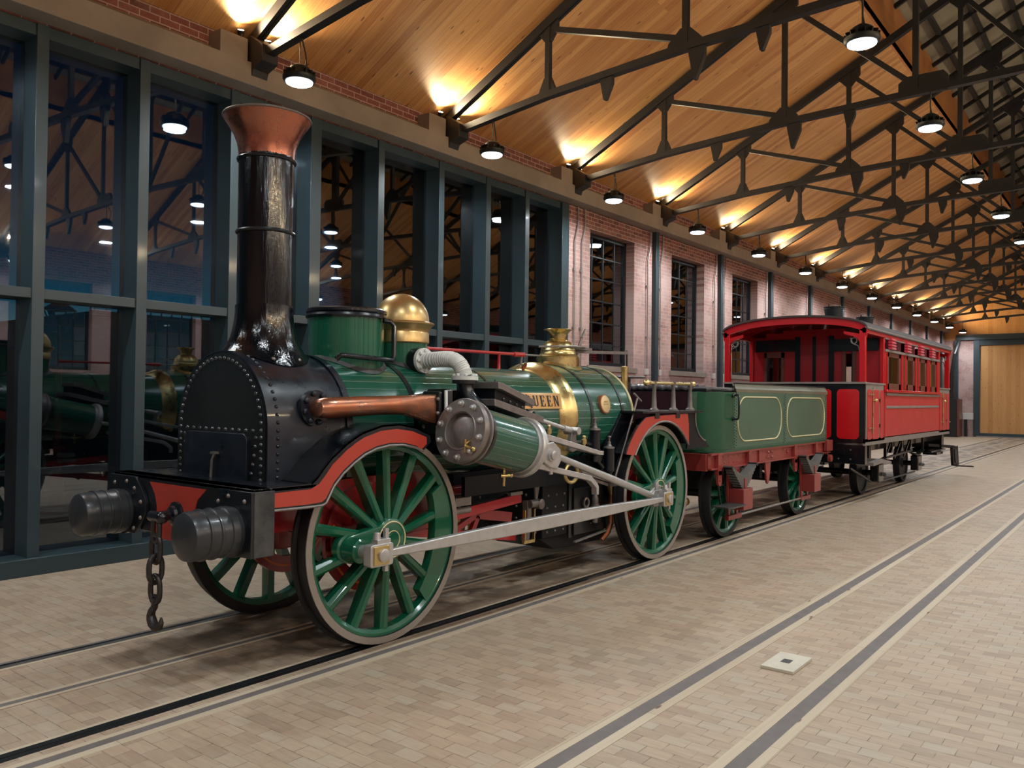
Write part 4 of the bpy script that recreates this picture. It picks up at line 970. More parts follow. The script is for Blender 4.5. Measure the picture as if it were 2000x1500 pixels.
    b = B(); b.prism([(pe.x-.16, pe.z+.02), (pe.x-.1, pe.z+.085), (pe.x+.08, pe.z+.085), (pe.x+.09, pe.z-.085), (pe.x-.1, pe.z-.085), (pe.x-.16, pe.z+.0)], pe.y-.035, pe.y+.035); b.box(pe.x-.04, pe.x+.02, pe.y-.02, pe.y+.02, pe.z+.08, pe.z+.16); b.cyl((pe.x+.05, pe.y, pe.z+.08), (pe.x+.05, pe.y, pe.z+.13), .022, None, 12); b.bar(ps+dv*.92+Vector((0, 0, .02)), (pe.x-.06, pe.y, pe.z+.1), .03, .03); build('big_end', b, 'steel', cr, .005)
    # steam chest above the cylinder
    b = B(); b.prism([(5.19, 1.87), (5.24, 1.86), (5.60, 1.745), (5.60, 1.62), (5.22, 1.71), (5.19, 1.68)], yc+s_*.13, yc+s_*.45); cs = cyl_part('steam_chest', b, 'shade_black', .004)
    b = B(); b.prism([(5.17, 1.915), (5.23, 1.905), (5.67, 1.77), (5.67, 1.715), (5.23, 1.85), (5.17, 1.86)], yc+s_*.08, yc+s_*.48); build('chest_lid', b, 'steel_d', cs, .003)
    b = B(); b.prism([(5.10, 1.775), (5.16, 1.765), (5.78, 1.62), (5.78, 1.565), (5.14, 1.71), (5.10, 1.72)], yc+s_*.06, yc+s_*.48); build('chest_flange', b, 'steel_d', cs, .003)
    b = B()
    for k_ in range(6):
        x_ = 5.20+.085*k_; z_ = 1.905 if x_ < 5.2 else 1.90-(x_-5.2)*.272
        b.lathe((x_, yc+s_*.14, z_), (0, 0, 1), [(0, .018), (.012, .018), (.013, .01), (.03, .009)], 6)
        if x_ > 5.1: b.lathe((x_+.05, yc+s_*.09, z_-.135), (0, 0, 1), [(0, .016), (.012, .016), (.02, .008)], 6)
    build('chest_bolt', b, 'black2', cs)
    # saddle between cylinder and boiler
    cyl_part('cylinder_saddle', B().prism([(4.72, 1.50), (4.80, 1.70), (5.55, 1.60), (5.50, 1.22), (4.76, 1.33)], yc+s_*.12, yc+s_*.50), 'shade_black')
    b = B().cyl((5.74, yc+s_*.2, 1.625), (6.40, yc+s_*.2, 1.485), .02, None, 14); b.cyl((6.28, yc+s_*.2, 1.51), (6.40, yc+s_*.2, 1.485), .03, None, 14); b.cyl((6.43, yc+s_*.12, 1.48), (6.43, yc+s_*.28, 1.48), .035, None, 16); b.box(5.62, 5.76, yc+s_*.2-.04, yc+s_*.2+.04, 1.6, 1.67); vr = cyl_part('valve_rod', b, 'steel')
    build('valve_lever', B().prism([(6.40, 1.47), (6.46, 1.47), (6.50, 1.30), (6.42, 1.28), (6.36, 1.30)], yc+s_*.2-.02, yc+s_*.2+.02), 'steel_d', vr, .004)
# ---- red valve gear between the wheels
for s_ in (1, -1):
    yc = 4.72 if s_ == 1 else MY(4.72)
    vg = build('eccentric_rod', B().bar((4.30, yc, .70), (6.19, yc, .835), .03, .085), 'redb', L, .004)
    build('rod_tip', B().box(6.02, 6.2, yc-.02, yc+.02, .87, .9), 'galv', vg)
    build('eccentric_rod', B().bar((4.30, yc+s_*.1, .75), (6.19, yc+s_*.06, .46), .03, .07), 'redb', L, .004)
    b = B(); b.bar((5.28, yc+s_*.05, .62), (5.62, yc+s_*.05, .74), .04, .05); b.bar((5.62, yc+s_*.05, .72), (5.50, yc+s_*.05, .52), .04, .05); b.bar((5.62, yc+s_*.05, .74), (6.1, yc+s_*.05, .66), .04, .09); build('eccentric_strap', b, 'redf', L)
    b = B(); b.strip([(6.24, .42), (6.26, .55), (6.27, .68), (6.26, .80)], [(6.30, .42), (6.325, .55), (6.335, .68), (6.325, .80)], yc-.03, yc+.03); lk = build('expansion_link', b, 'steel_d', L, .004)
    b = B(); b.bar((6.21, yc-.035, .42), (6.21, yc-.035, .72), .012, .03, (0, 1, 0)); b.bar((6.36, yc-.035, .42), (6.36, yc-.035, .72), .012, .03, (0, 1, 0)); b.box(6.2, 6.37, yc-.045, yc-.02, .40, .43); build('brass_strip', b, 'brass', lk)
    build('lifting_link', B().prism([(6.33, 1.06), (6.45, 1.06), (6.43, .92), (6.40, .80), (6.37, .80), (6.36, .92)], yc-.05, yc-.03), 'steel_d', L, .004)
    b = B(); b.lathe((6.43, yc, .76), (0, -1, 0), [(0, .05), (.08, .05), (.09, .03)], 16); b.cyl((6.28, yc-.04, .77), (6.42, yc-.04, .77), .04, None, 12); build('link_pin', b, 'steel_d', L)
    b = B(); b.box(5.2, 5.56, yc+s_*.1-.06, yc+s_*.1+.06, .93, 1.0); build('red_bracket', b, 'redf', L, .005)
    b = B(); b.box(5.22, 5.42, yc-.05, yc+.05, .85, .92); b.cyl((5.2, yc, .80), (5.45, yc, .80), .03, None, 12); build('steel_guide', b, 'galv', L)
    build('motion_plate', B().prism([(5.42, 1.1), (6.3, 1.12), (6.3, .9), (6.0, .82), (5.6, .72), (5.42, .74)], yc+s_*.16, yc+s_*.2), 'shade_black', L)
    b = B(); b.rivets([(5.5+.14*k_, yc+s_*.16, .80+.05*(k_ % 2)+.03*k_) for k_ in range(5)]+[(5.55+.14*k_, yc+s_*.16, .98) for k_ in range(5)], (0, -s_, 0), .016); build('rivets', b, 'steel_d', L)
# ---- lower firebox and ash pan
fb = build('firebox', B().box(6.52, 7.80, 4.70, MY(4.70), .40, 1.25), 'shade_black', L, .01)
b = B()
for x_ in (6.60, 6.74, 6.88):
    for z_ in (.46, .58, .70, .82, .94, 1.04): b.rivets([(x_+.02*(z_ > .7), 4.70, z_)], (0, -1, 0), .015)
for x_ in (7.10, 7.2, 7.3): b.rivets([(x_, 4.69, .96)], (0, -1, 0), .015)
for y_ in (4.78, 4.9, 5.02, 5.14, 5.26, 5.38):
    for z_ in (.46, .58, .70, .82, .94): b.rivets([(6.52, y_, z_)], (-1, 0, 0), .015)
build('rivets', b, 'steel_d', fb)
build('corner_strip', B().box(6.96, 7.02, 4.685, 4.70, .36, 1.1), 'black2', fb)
build('ash_pan', B().prism([(6.54, .40), (6.80, .26), (7.72, .24), (7.80, .40)], 4.76, MY(4.76)), 'shade_black', L, .006)
build('ash_pan_plate', B().box(7.03, 7.74, 4.665, 4.70, .38, .86), 'black2', L, .004)
b = B()
for i in range(5): b.rivets([(7.35+.05*i, 4.665, .47+.012*i)], (0, -1, 0), .007)
build('studs', b, 'galv', L)
build('ash_pan_lip', B().bar((7.0, 4.64, .32), (7.78, 4.64, .38), .03, .015), 'galv', L)
b = B(); b.torus((7.22, 4.64, .70), (0, 1, 0), .045, .012, 20, 8); build('ring_handle', b, 'steel_d', L)
b = B(); b.lathe((7.36, 4.62, .48), (0, 0, 1), [(0, .03), (.1, .03), (.1, .045), (.2, .045), (.2, .035), (.26, .035), (.3, .018), (.36, .02)], 16); build('blow_cock', b, 'steel_d', L)
b = B(); b.lathe((7.66, 4.60, .80), (0, 0, 1), [(-.05, .03), (0, .045), (.03, .062), (.07, .066), (.12, .06), (.14, .045), (.16, .05), (.18, .03)], 20); cq = build('pipe_union', b, 'brass', L)
build('feed_pipe', B().tube([(7.66, 4.60, .82), (7.66, 4.60, .6), (7.67, 4.61, .45), (7.64, 4.64, .34), (7.58, 4.68, .27)], .035, 14, False, [.028, .036, .036, .034, .034]), 'copper_p', cq)
# ---- black feed pumps (lubricators) by the firebox
for x_, y_, z0, z1, r_ in ((7.02, 4.42, 1.25, 1.47, .055), (7.30, 4.42, 1.06, 1.275, .055)):
    o = build('lubricator', B().lathe((x_, y_, z0-.1), (0, 0, 1), [(0, .03), (.06, .03), (.08, r_), (z1-z0+.1, r_)], 22), 'black', L)
    build('lubricator_cap', B().lathe((x_, y_, z1-.002), (0, 0, 1), [(0, r_+.004), (.014, r_+.002), (.022, .03), (.045, .018), (.06, .02), (.07, .01), (.11, .008), (.115, .022), (.125, .02), (.13, .005)], 18), 'steel_d', o)
b = B(); b.tube([(6.42, 4.40, 1.35), (6.75, 4.42, 1.36), (6.95, 4.43, 1.33), (7.05, 4.43, 1.27), (7.10, 4.43, 1.15), (7.2, 4.43, 1.08)], .018, 8); b.bar((6.62, 4.44, 1.30), (7.02, 4.44, 1.24), .05, .03); b.cyl((7.14, 4.44, 1.20), (7.14, 4.56, 1.20), .07, None, 18); build('oil_pipes', b, 'black2', L)
b = B(); b.torus((6.72, 4.5, 1.05), (0.2, 1, 0), .09, .02, 22, 8); build('brass_eccentric', b, 'brass', L)
b = B(); b.bar((6.82, 4.45, 1.06), (7.35, 4.45, .93), .03, .03); b.bar((6.82, 4.47, 1.02), (7.35, 4.47, .89), .03, .03); b.cyl((7.36, 4.42, .90), (7.46, 4.42, .90), .03, None, 12); rl = build('reach_rod', b, 'steel_d', L)
b = B().tube([(7.40, 4.42, .92), (7.62, 4.42, 1.30), (7.78, 4.42, 1.60), (7.90, 4.43, 1.80)], .011, 8); b.cyl((7.82, 4.43, 1.845), (7.98, 4.43, 1.76), .012, None, 8); build('hand_lever', b, 'steel_d', L)
build('firebox_apron', B().prism([(7.30, 1.0), (7.95, 1.0), (7.95, 1.62), (7.72, 1.62), (7.45, 1.30)], 4.53, 4.58), 'shade_black', L, .004)
# ---- safety-valve column
VX = 7.376
sv = build('safety_valve_base', B().lathe((VX, YC, 2.06), (0, 0, 1), [(0, .235), (.16, .235), (.165, .225), (.175, .228), (.19, .215), (.2, .2)], 48), 'brass', L)
saddle(VX, .236, 0, 1.57, .575, 'brass', sv, .03)
build('valve_bell', B().lathe((VX, YC, 2.255), (0, 0, 1), [(0, .198), (.01, .2), (.03, .19), (.05, .192), (.06, .185), (.09, .178), (.12, .16), (.145, .135), (.16, .105), (.165, .092), (.172, .098), (.178, .09), (.21, .094), (.245, .115), (.265, .14), (.275, .158), (.28, .155), (.27, .12), (.2, .08), (.17, .07)], 48, False), 'brass', sv)
b = B(); b.tube([(6.99, YC-.02, 2.325), (7.15, YC-.12, 2.335), (7.4, YC-.2, 2.345), (7.65, YC-.16, 2.35), (7.88, YC-.06, 2.355)], .011, 8); b.bar((7.52, YC-.04, 2.30), (8.80, YC-.04, 2.345), .02, .035); b.cyl((8.80, YC-.04, 2.33), (8.80, YC-.04, 2.38), .014, None, 8); b.box(7.6, 7.85, YC-.14, YC, 2.325, 2.35)
build('safety_lever', b, 'steel_d', L)
b = B(); b.tube([(7.72, YC, 2.12), (7.74, YC, 2.25), (7.80, YC, 2.40), (7.88, YC, 2.52), (7.92, YC, 2.58)], .012, 8, False, [.02, .014, .012, .014, .006]); b.ball((7.85, YC, 2.48), .018); build('spring_balance', b, 'steel_d', L)
b = B(); b.cyl((8.80, YC-.04, 1.66), (8.80, YC-.04, 2.35), .012, None, 8); build('lever_spring', b, 'cable', L)
# ---- cab fittings
b = B().cyl((8.13, 4.73, 1.68), (8.13, 4.73, 2.13), .037, None, 22); b.lathe((8.13, 4.73, 2.12), (0, 0, 1), [(0, .042), (.03, .042), (.035, .02)], 18); b.lathe((8.13, 4.73, 1.66), (0, 0, 1), [(0, .05), (.03, .05)], 18); build('brass_column', b, 'brass', L)
b = B(); b.torus((8.60, 4.95, 2.045), (0, 0, 1), .19, .014, 30, 8); b.bar((8.42, 4.95, 2.04), (8.78, 4.95, 2.04), .03, .015); b.bar((8.6, 4.77, 2.04), (8.6, 5.13, 2.04), .03, .015); bw = build('hand_wheel', b, 'steel_d', L)
b = B(); b.cyl((8.60, 4.95, 1.66), (8.60, 4.95, 2.04), .028, None, 12); b.cyl((8.44, 4.9, 1.66), (8.44, 4.9, 1.98), .05, None, 14); build('screw_column', b, 'black2', L)
# ---- red hand rail
rr1 = build('hand_rail', B().cyl((5.36, 5.22, 2.225), (6.74, 5.22, 2.235), .016, None, 12), 'redb', L)
b = B(); b.cyl((6.70, 5.22, 2.233), (6.88, 5.22, 2.236), .026, None, 12); b.cyl((5.33, 5.22, 2.225), (5.42, 5.22, 2.225), .024, None, 12); b.lathe((6.46, 5.22, 2.055), (0, 0, 1), [(0, .026), (.03, .016), (.16, .014), (.18, .022)], 12); build('rail_post', b, 'redb', rr1)
build('rail_extension', B().cyl((6.86, 5.22, 2.236), (7.3, 5.22, 2.24), .01, None, 8), 'galv', rr1)
build('rail_foot', B().cyl((6.82, 5.22, 2.05), (6.84, 5.22, 2.225), .012, None, 8), 'steel_d', rr1)
# ---- name plate QUEEN on the near side
NPY, NZ = 4.655, 1.757
tl = math.radians(14)
def plate_tf(b):
    for v in b.bm.verts:
        dz = v.co.z-NZ; v.co.y += dz*math.tan(tl)
    return b
pt_ = build('name_plate', plate_tf(B().box(6.02, 6.735, NPY-.018, NPY+.03, NZ-.077, NZ+.077)), 'brass_d', L, .003)
build('plate_border', plate_tf(B().box(6.035, 6.72, NPY-.0195, NPY-.0175, NZ-.067, NZ+.067)), mat('plate_ground', (196, 146, 84), .4, .3, .2), pt_)
def letter(ch, x, wd=.092, h=.052):
    b = B(); y0, y1 = NPY-.024, NPY-.018
    X = lambda u: x+u*wd
    Z = lambda v: NZ+(v-.5)*2*h
    def r(u0, u1, v0, v1): b.box(X(u0), X(u1), y0, y1, Z(v0), Z(v1))
    def serif(u, v): r(u-.13, u+.13, v-.03 if v > .5 else v, v if v > .5 else v+.03)
    if ch == 'Q':
        o_ = []; i_ = []
        for k in range(25):
            a = 2*PI*k/24; o_.append((X(.47+.45*math.cos(a)), Z(.5+.5*math.sin(a)))); i_.append((X(.47+.2*math.cos(a)), Z(.5+.42*math.sin(a))))
        b.strip(i_, o_, y0, y1); b.prism([(X(.42), Z(.22)), (X(.58), Z(.28)), (X(1.), Z(-.1)), (X(.8), Z(-.16))], y0, y1)
    if ch == 'U':
        r(.1, .34, .25, 1.); r(.74, .86, .25, 1.); serif(.22, 1.); serif(.8, 1.)
        b.strip([(X(.34), Z(.3)), (X(.4), Z(.13)), (X(.54), Z(.08)), (X(.68), Z(.13)), (X(.74), Z(.3))], [(X(.1), Z(.3)), (X(.2), Z(.08)), (X(.5), Z(0)), (X(.8), Z(.08)), (X(.86), Z(.3))], y0, y1)
    if ch == 'E':
        r(.16, .4, 0, 1.); r(.05, .85, .95, 1.); r(.05, .88, 0, .05); r(.4, .62, .475, .525)
        b.prism([(X(.85), Z(1)), (X(.78), Z(1)), (X(.80), Z(.8)), (X(.85), Z(.74))], y0, y1); b.prism([(X(.88), Z(0)), (X(.8), Z(0)), (X(.82), Z(.2)), (X(.88), Z(.27))], y0, y1); r(.6, .66, .38, .62)
    if ch == 'N':
        r(.16, .26, 0, 1.); r(.80, .90, 0, 1.); b.prism([(X(.16), Z(1)), (X(.38), Z(1)), (X(.90), Z(.05)), (X(.90), Z(0)), (X(.72), Z(0)), (X(.16), Z(.95))], y0, y1); serif(.2, 0); serif(.12, 1.); serif(.85, 1.)
    return plate_tf(b)
for i, c_ in enumerate('QUEEN'): build('letter', letter(c_, 6.145+i*.112), 'cable', pt_)
# maker's plate
b = B().lathe((7.43, 4.60, 1.72), (0.0, -1, .16), [(0, .10), (.05, .10)], 36); mp = build('maker_plate', b, mat('plate_wood', (150, 84, 56), .4), L)
mf = build('plate_face', B().lathe((7.43, 4.552, 1.728), (0, -1, .16), [(0, .088), (.006, .09), (.008, .084), (.0085, 0)], 36, False), mat('plate_face', (212, 188, 140), .35, .3), mp)
b = B(); 
for k in range(3): b.bar((7.385+.01*abs(k-1), 4.542, 1.728+.025*(k-1)), (7.475-.01*abs(k-1), 4.542, 1.728+.025*(k-1)), .003, .008, (0, 0, 1))
build('engraving', b, mat('plate_line', (170, 134, 84), .4), mf)
for n_ in ('front_rivets',): pass

# ============================================================ TENDER
T = thing('tender', 'green coal tender with cream-lined panels and red frame, between locomotive and carriage', 'tender', (11.8, YC, 0))
TW = (10.18, 12.95); TR = .55
for s_, yo in ((1, 4.373), (-1, MY(4.373))):
    for X_ in TW: make_wheel('tender_wheel', T, X_, yo, s_, TR, 10, False, .2, 'tread')
for X_ in TW: build('axle', B().cyl((X_, 4.3, TR), (X_, MY(4.3), TR), .06, None, 18), 'black2', T)
# tank body, rounded front corners
TY0 = 4.30; TY1 = MY(TY0); XF = 9.60; XR = 14.08; rc = .36
pl = [(XR, TY0), (XR, TY1)]+[(x, MY(y)) for x, y in [(XF+rc+rc*math.cos(math.radians(a)), TY0+rc+rc*math.sin(math.radians(a))) for a in range(270, 179, -9)]]
pl += [(XF+rc+rc*math.cos(math.radians(a)), TY0+rc+rc*math.sin(math.radians(a))) for a in range(180, 271, 9)]
tk = build('tank', B().prism(pl, 1.14, 1.885, 'z'), 'tgreen', T)
fr_ = [(XF+rc+(rc+.004)*math.cos(math.radians(a)), TY0+rc+(rc+.004)*math.sin(math.radians(a))) for a in range(200, 271, 7)]
b = B()
for sg in (1, -1):
    P_ = [(x, y if sg == 1 else MY(y)) for x, y in fr_]+[(10.22, (TY0 if sg == 1 else MY(TY0))-sg*.004)]
    for z0, z1 in ((1.15, 1.88),):
        A = [b.bm.verts.new((p[0], p[1], z0)) for p in P_]; C_ = [b.bm.verts.new((p[0], p[1], z1)) for p in P_]
        for k in range(len(A)-1): b.bm.faces.new((A[k], A[k+1], C_[k+1], C_[k]))
build('front_corner_sheet', b, 'tgreen_d', tk)
build('front_bulkhead', B().box(XF-.012, XF+.01, TY0+rc-.02, MY(TY0+rc-.02), 1.40, 1.885), 'maroon', tk)
b = B(); b.box(9.35, XF, 4.75, MY(4.75), 1.10, 1.16); build('shovel_plate', b, 'black2', T)
build('tank_base_flange', B().prism([(p[0]+(-.02 if p[0] < 12 else .02), p[1]+(-.03 if p[1] < YC else .03)) for p in pl], 1.115, 1.145, 'z'), 'tgreen_d', tk)
# coal rail, leaning outwards
b = B()
for sg in (1, -1):
    yy = (lambda v: v) if sg == 1 else MY
    P_ = [(yy(TY0), 1.885), (yy(TY0-.004), 1.93), (yy(TY0+.04), 1.99), (yy(TY0+.055), 2.0), (yy(TY0+.055), 1.98), (yy(TY0+.025), 1.93), (yy(TY0+.02), 1.885)]
    b.prism(P_, 10.28, 14.12, 'x')
b.box(14.06, 14.12, TY0+.03, MY(TY0+.03), 1.885, 2.0)
cr_ = build('coal_rail', b, 'tcoal', T, .004)
b = B(); b.tube([(10.28, TY0, 1.885), (10.25, TY0+.005, 1.93), (10.32, TY0+.05, 2.0), (10.4, TY0+.055, 2.005), (14.12, TY0+.055, 2.008), (14.14, TY0+.05, 1.93), (14.12, TY0, 1.885)], .012, 8); build('top_bead', b, 'black', cr_)
# tank cover: shiny black sheet over the front of the tank
b = B(); b.prism([(x+(.03 if x < 12 else 0), y) for x, y in pl if x < 12]+[(10.3, TY1), (10.3, TY0)][::1], 1.885, 1.915, 'z') if False else b.box(9.64, 10.6, TY0+.12, MY(TY0+.12), 1.885, 1.925)
build('cover_sheet', b, 'black', T, .01)
b = B(); n = 26
for k_, (x_, r_) in enumerate(((9.62, .032), (9.70, .04), (9.80, .036))):
    b.tube([(x_+.02*math.sin(i*1.7+k_), 4.62-.05*k_+(MY(4.62)-4.62+.1*k_)*i/n, 1.935+.008*math.sin(i*2.3+k_)) for i in range(n+1)], r_, 8)
b.tube([(9.66, 4.66, 1.93), (9.72, 4.5, 1.93), (9.84, 4.40, 1.925), (10.0, 4.36, 1.925), (10.2, 4.34, 1.92)], .022, 8)
build('tarpaulin_roll', b, 'tarp', T)
# rivet rows and lining
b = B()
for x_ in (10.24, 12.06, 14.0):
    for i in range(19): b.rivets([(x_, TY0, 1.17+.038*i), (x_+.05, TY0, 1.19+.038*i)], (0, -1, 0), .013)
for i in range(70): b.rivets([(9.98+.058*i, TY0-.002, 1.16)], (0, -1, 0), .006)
build('rivets', b, 'rivet_shade_green', tk)
for x0, x1 in ((10.34, 11.94), (12.18, 13.94)):
    z0, z1 = 1.235, 1.825; c_ = .33
    P_ = rrect(x0, x1, z0, z1, .26, 7)
    b = B(); b.tube([(p[0], TY0-.002, p[1]) for p in P_], .010, 6, True); build('cream_lining', b, 'cream', tk)
b = B(); b.tube([(10.16, TY0-.005, 1.84), (10.14, 4.22, 1.855), (10.10, 4.19, 1.84), (10.09, 4.18, 1.78), (10.09, 4.18, 1.62), (10.10, 4.19, 1.555), (10.14, 4.22, 1.535), (10.17, TY0-.005, 1.54)], .014, 8); hd = build('grab_handle', b, 'black', T)
b = B(); b.ball((10.16, 4.29, 1.84), .03); b.ball((10.17, 4.29, 1.54), .03); build('handle_foot', b, 'black', hd)
# red frame
FY = 4.30
for s_ in (1, -1):
    y_ = FY if s_ == 1 else MY(FY)
    b = B(); b.box(9.44, 14.16, y_, y_+s_*.05, .92, 1.115); f_ = build('frame_beam', b, 'redt', T, .004)
    b = B(); b.box(9.44, 14.16, y_-s_*.045, y_, .915, .935); b.box(9.44, 14.16, y_-s_*.04, y_, 1.095, 1.115); build('beam_lip', b, 'redt', f_)
    b = B()
    b.box(11.05, 11.9, y_-s_*.02, y_, .93, 1.11)
    for X_ in TW: b.box(X_-.55, X_-.44, y_-s_*.05, y_, .84, 1.11); b.box(X_+.44, X_+.55, y_-s_*.05, y_, .84, 1.11)
    build('frame_doubler', b, 'redt', f_, .003)
    b = B()
    for i in range(28): b.rivets([(9.55+.165*i, y_, 1.06)], (0, -s_, 0), .010)
    for x_ in (11.35, 11.5):
        for z_ in (.98, 1.05): b.rivets([(x_, y_-s_*.035, z_)], (0, -s_, 0), .022)
    for X_ in TW:
        for dx in (-.25, -.12, .02, .15): b.rivets([(X_+dx, y_, .98)], (0, -s_, 0), .012)
    b.rivets([(12.2, y_, 1.02)], (0, -s_, 0), .03); build('rivets', b, 'redt', f_)
    b = B(); b.prism([(11.28, .93), (11.50, .93), (11.46, .72), (11.43, .63), (11.39, .60), (11.35, .63), (11.33, .72)], y_-s_*.02, y_+s_*.01); build('hanger_bracket', b, 'redt', T, .006)
    for X_ in TW:
        # spring hangers
        b = B()
        for dx in (-.49, .49):
            b.prism(arc(X_+dx, .76, .055, 180, 360, 8)+[(X_+dx+.055, .9), (X_+dx-.055, .9)], y_-s_*.05, y_-s_*.015); b.cyl((X_+dx, y_-s_*.06, .78), (X_+dx, y_, .78), .022, None, 12)
        hg = build('spring_hanger', b, 'redt', T, .004)
        # leaf spring hanging below the frame
        ls = B()
        for k_ in range(9):
            hw = .42-.043*k_; n = 8; tp, bt = [], []
            for i in range(n+1):
                u = -1+2*i/n; x_ = X_+hw*u; z_ = .955-.15*(1-(hw*abs(u)/.42)**1.25)-.0205*k_
                tp.append((x_, z_)); bt.append((x_, z_-.017))
            ls.prism(tp+bt[::-1], y_-s_*.17, y_-s_*.06)
        sp1 = build('leaf_spring', ls, 'hook_light', T)
        b = B(); b.box(X_-.03, X_+.03, y_-s_*.185, y_-s_*.045, .60, .78); build('spring_buckle', b, 'redt', sp1, .004)
        b = B()
        for dx in (-.4, .4): b.cyl((X_+dx, y_-s_*.175, .935), (X_+dx, y_-s_*.055, .935), .022, None, 12)
        build('spring_eye', b, 'black2', sp1)
        # horn plates and axle box
        b = B(); b.prism([(X_-.20, .92), (X_+.2, .92), (X_+.15, .26), (X_+.10, .24), (X_+.08, .55), (X_-.08, .55), (X_-.10, .24), (X_-.15, .26)], y_-s_*.02, y_+s_*.01); hp_ = build('horn_plate', b, 'redt', T, .004)
        b = B(); b.box(X_-.15, X_+.15, y_-s_*.22, y_-s_*.02, .38, .65); build('axle_box', b, 'redt', T, .008)
    build('tie_rod', B().cyl((TW[0]+.1, y_-s_*.02, .275), (TW[1]-.15, y_-s_*.02, .275), .014, None, 10), 'galv', T)
    b = B(); b.box(TW[0]-.2, TW[0]+.22, y_-s_*.04, y_+s_*.02, .24, .30); b.box(TW[1]-.2, TW[1]+.22, y_-s_*.04, y_+s_*.02, .24, .30); build('tie_clamp', b, 'redt', T, .004)
    b = B(); b.bar((9.66, y_, .93), (9.70, y_-s_*.05, .48), .02, .02, (0, 1, 0)); b.bar((9.86, y_, .93), (9.86, y_-s_*.05, .48), .02, .02, (0, 1, 0)); b.box(9.68, 9.88, y_-s_*.03, y_-s_*.01, .70, .72); st = build('step_hanger', b, 'black2', T)
    build('step_tread', B().prism([(9.50, y_-s_*.24), (9.56, y_-s_*.28), (10.0, y_-s_*.26), (10.06, y_-s_*.08), (9.98, y_+s_*.0), (9.56, y_+s_*.0)], .45, .47, 'z'), 'hook_grey', T, .003)
b = B(); b.box(9.42, 9.48, 4.32, MY(4.32), .90, 1.115); build('front_beam', b, 'redt', T, .004)
b = B(); b.box(14.12, 14.20, 4.30, MY(4.30), .88, 1.12); build('rear_beam', b, 'redt', T, .004)
b = B(); b.box(13.9, 14.2, 4.23, 4.29, .95, 1.13); b.cyl((14.05, 4.2, .83), (14.05, 4.26, .83), .06, None, 16); build('rear_corner_bracket', b, 'redt', T, .005)
b = B(); b.box(9.6, 14.1, 4.6, 4.66, .82, 1.1); b.box(9.6, 14.1, MY(4.66), MY(4.6), .82, 1.1)
for x_ in (9.9, 11.2, 11.9, 13.3): b.box(x_, x_+.1, 4.6, MY(4.6), .62, 1.0)
build('inner_frame', b, 'black2', T)
b = B(); b.box(9.3, 9.62, 5.0, 5.26, .84, .94); b.cyl((9.38, 4.6, .60), (9.38, 4.6, .9), .035, None, 14); b.lathe((9.3, 4.62, .5), (1, 0, 0), [(0, .06), (.1, .07), (.12, .05), (.2, .05)], 18); build('draw_bar', b, 'brass_d', T)
# chain hanging under the tender
b = B()
for k_, (x_, z_) in enumerate(((11.55, .62), (11.55, .53), (11.55, .44))):
    b.torus((x_, 4.9, z_), (0, 1, 0) if k_ % 2 else (1, 0, 0), .04, .01, 14, 6, 1., 1.3)
b.torus((11.55, 4.9, .31), (0, 1, 0), .08, .015, 18, 6); build('hanging_chain', b, 'chain', T)

# ============================================================ CARRIAGE
M['louvre'] = mat('louvre_red', (214, 60, 78), .35, 0, .3)
C_X0, C_X1, C_Y0, C_Y1 = 14.73, 22.15, 3.86, 6.40
V1, V2 = 16.02, 20.88          # bulkheads
CM = (C_Y0+C_Y1)/2
K = thing('passenger_carriage', 'bright red open-ended passenger carriage with arched roof, last vehicle of the train', 'carriage', (18.4, CM, 0))
def ckm(y): return 2*CM-y
ZB, ZW, ZE = 1.08, 2.08, 3.03   # sill, waist, eaves
# floor and sills
build('floor_frame', B().box(C_X0+.02, C_X1-.02, C_Y0+.02, C_Y1-.02, ZB, ZB+.12), 'cblack', K)
# roof: shallow arch
n = 20; hw = (C_Y1-C_Y0)/2+.04
up_ = [(CM+hw*math.cos(PI*i/n), 3.05+.26*math.sin(PI*i/n)**.9) for i in range(n+1)]; lo_ = [(p[0], p[1]-.035) for p in up_]
build('roof', B().strip(lo_, up_, C_X0-.04, C_X1+.06, 'x'), 'roofc', K)
lo2 = [(p[0]*.97+CM*.03, p[1]-.045) for p in up_]; lo3 = [(p[0], p[1]-.012) for p in lo2]
build('roof_lining', B().strip(lo3, lo2, C_X0+.05, C_X1-.05, 'x'), 'credd', K)
b = B()
for i in range(6): 
    x_ = C_X0+.25+i*.22
    if x_ < V1: b.strip([(p[0]*.96+CM*.04, p[1]-.075) for p in up_], [(p[0]*.96+CM*.04, p[1]-.05) for p in up_], x_, x_+.04, 'x')
build('roof_rib', b, 'credd', K)
# end arches
for x_ in (C_X0, C_X1-.06):
    ar_o = [(p[0]*.995+CM*.005, p[1]-.034) for p in up_]
    ar_i = []
    for i, p in enumerate(ar_o):
        y_, z_ = p; d_ = .12 if 1 < i < n-1 else .13
        ar_i.append((CM+(y_-CM)*.985, z_-d_))
    build('end_arch', B().strip(ar_i, ar_o, x_, x_+.06, 'x'), 'cred', K)
    for sg in (1, -1):
        f_ = lambda y, z: (CM+sg*(y-CM), z)
        build('arch_spandrel', B().prism([f_(C_Y0+.09, 2.94), f_(C_Y0+.09, 2.78), f_(C_Y0+.13, 2.86), f_(C_Y0+.2, 2.90), f_(C_Y0+.36, 2.95), f_(C_Y0+.36, 3.0)], x_+.005, x_+.055, 'x'), 'cred', K)
# posts
for x_ in (C_X0, C_X1-.09):
    for y_ in (C_Y0, C_Y1-.10): build('corner_post', B().box(x_, x_+.09, y_, y_+.10, ZW, 3.03), 'cred', K, .008)
for x_ in (V1-.06, V2):
    for y_ in (C_Y0, C_Y1-.07): build('door_post', B().box(x_, x_+.09, y_, y_+.07, ZB, 3.03), 'cred', K, .006)
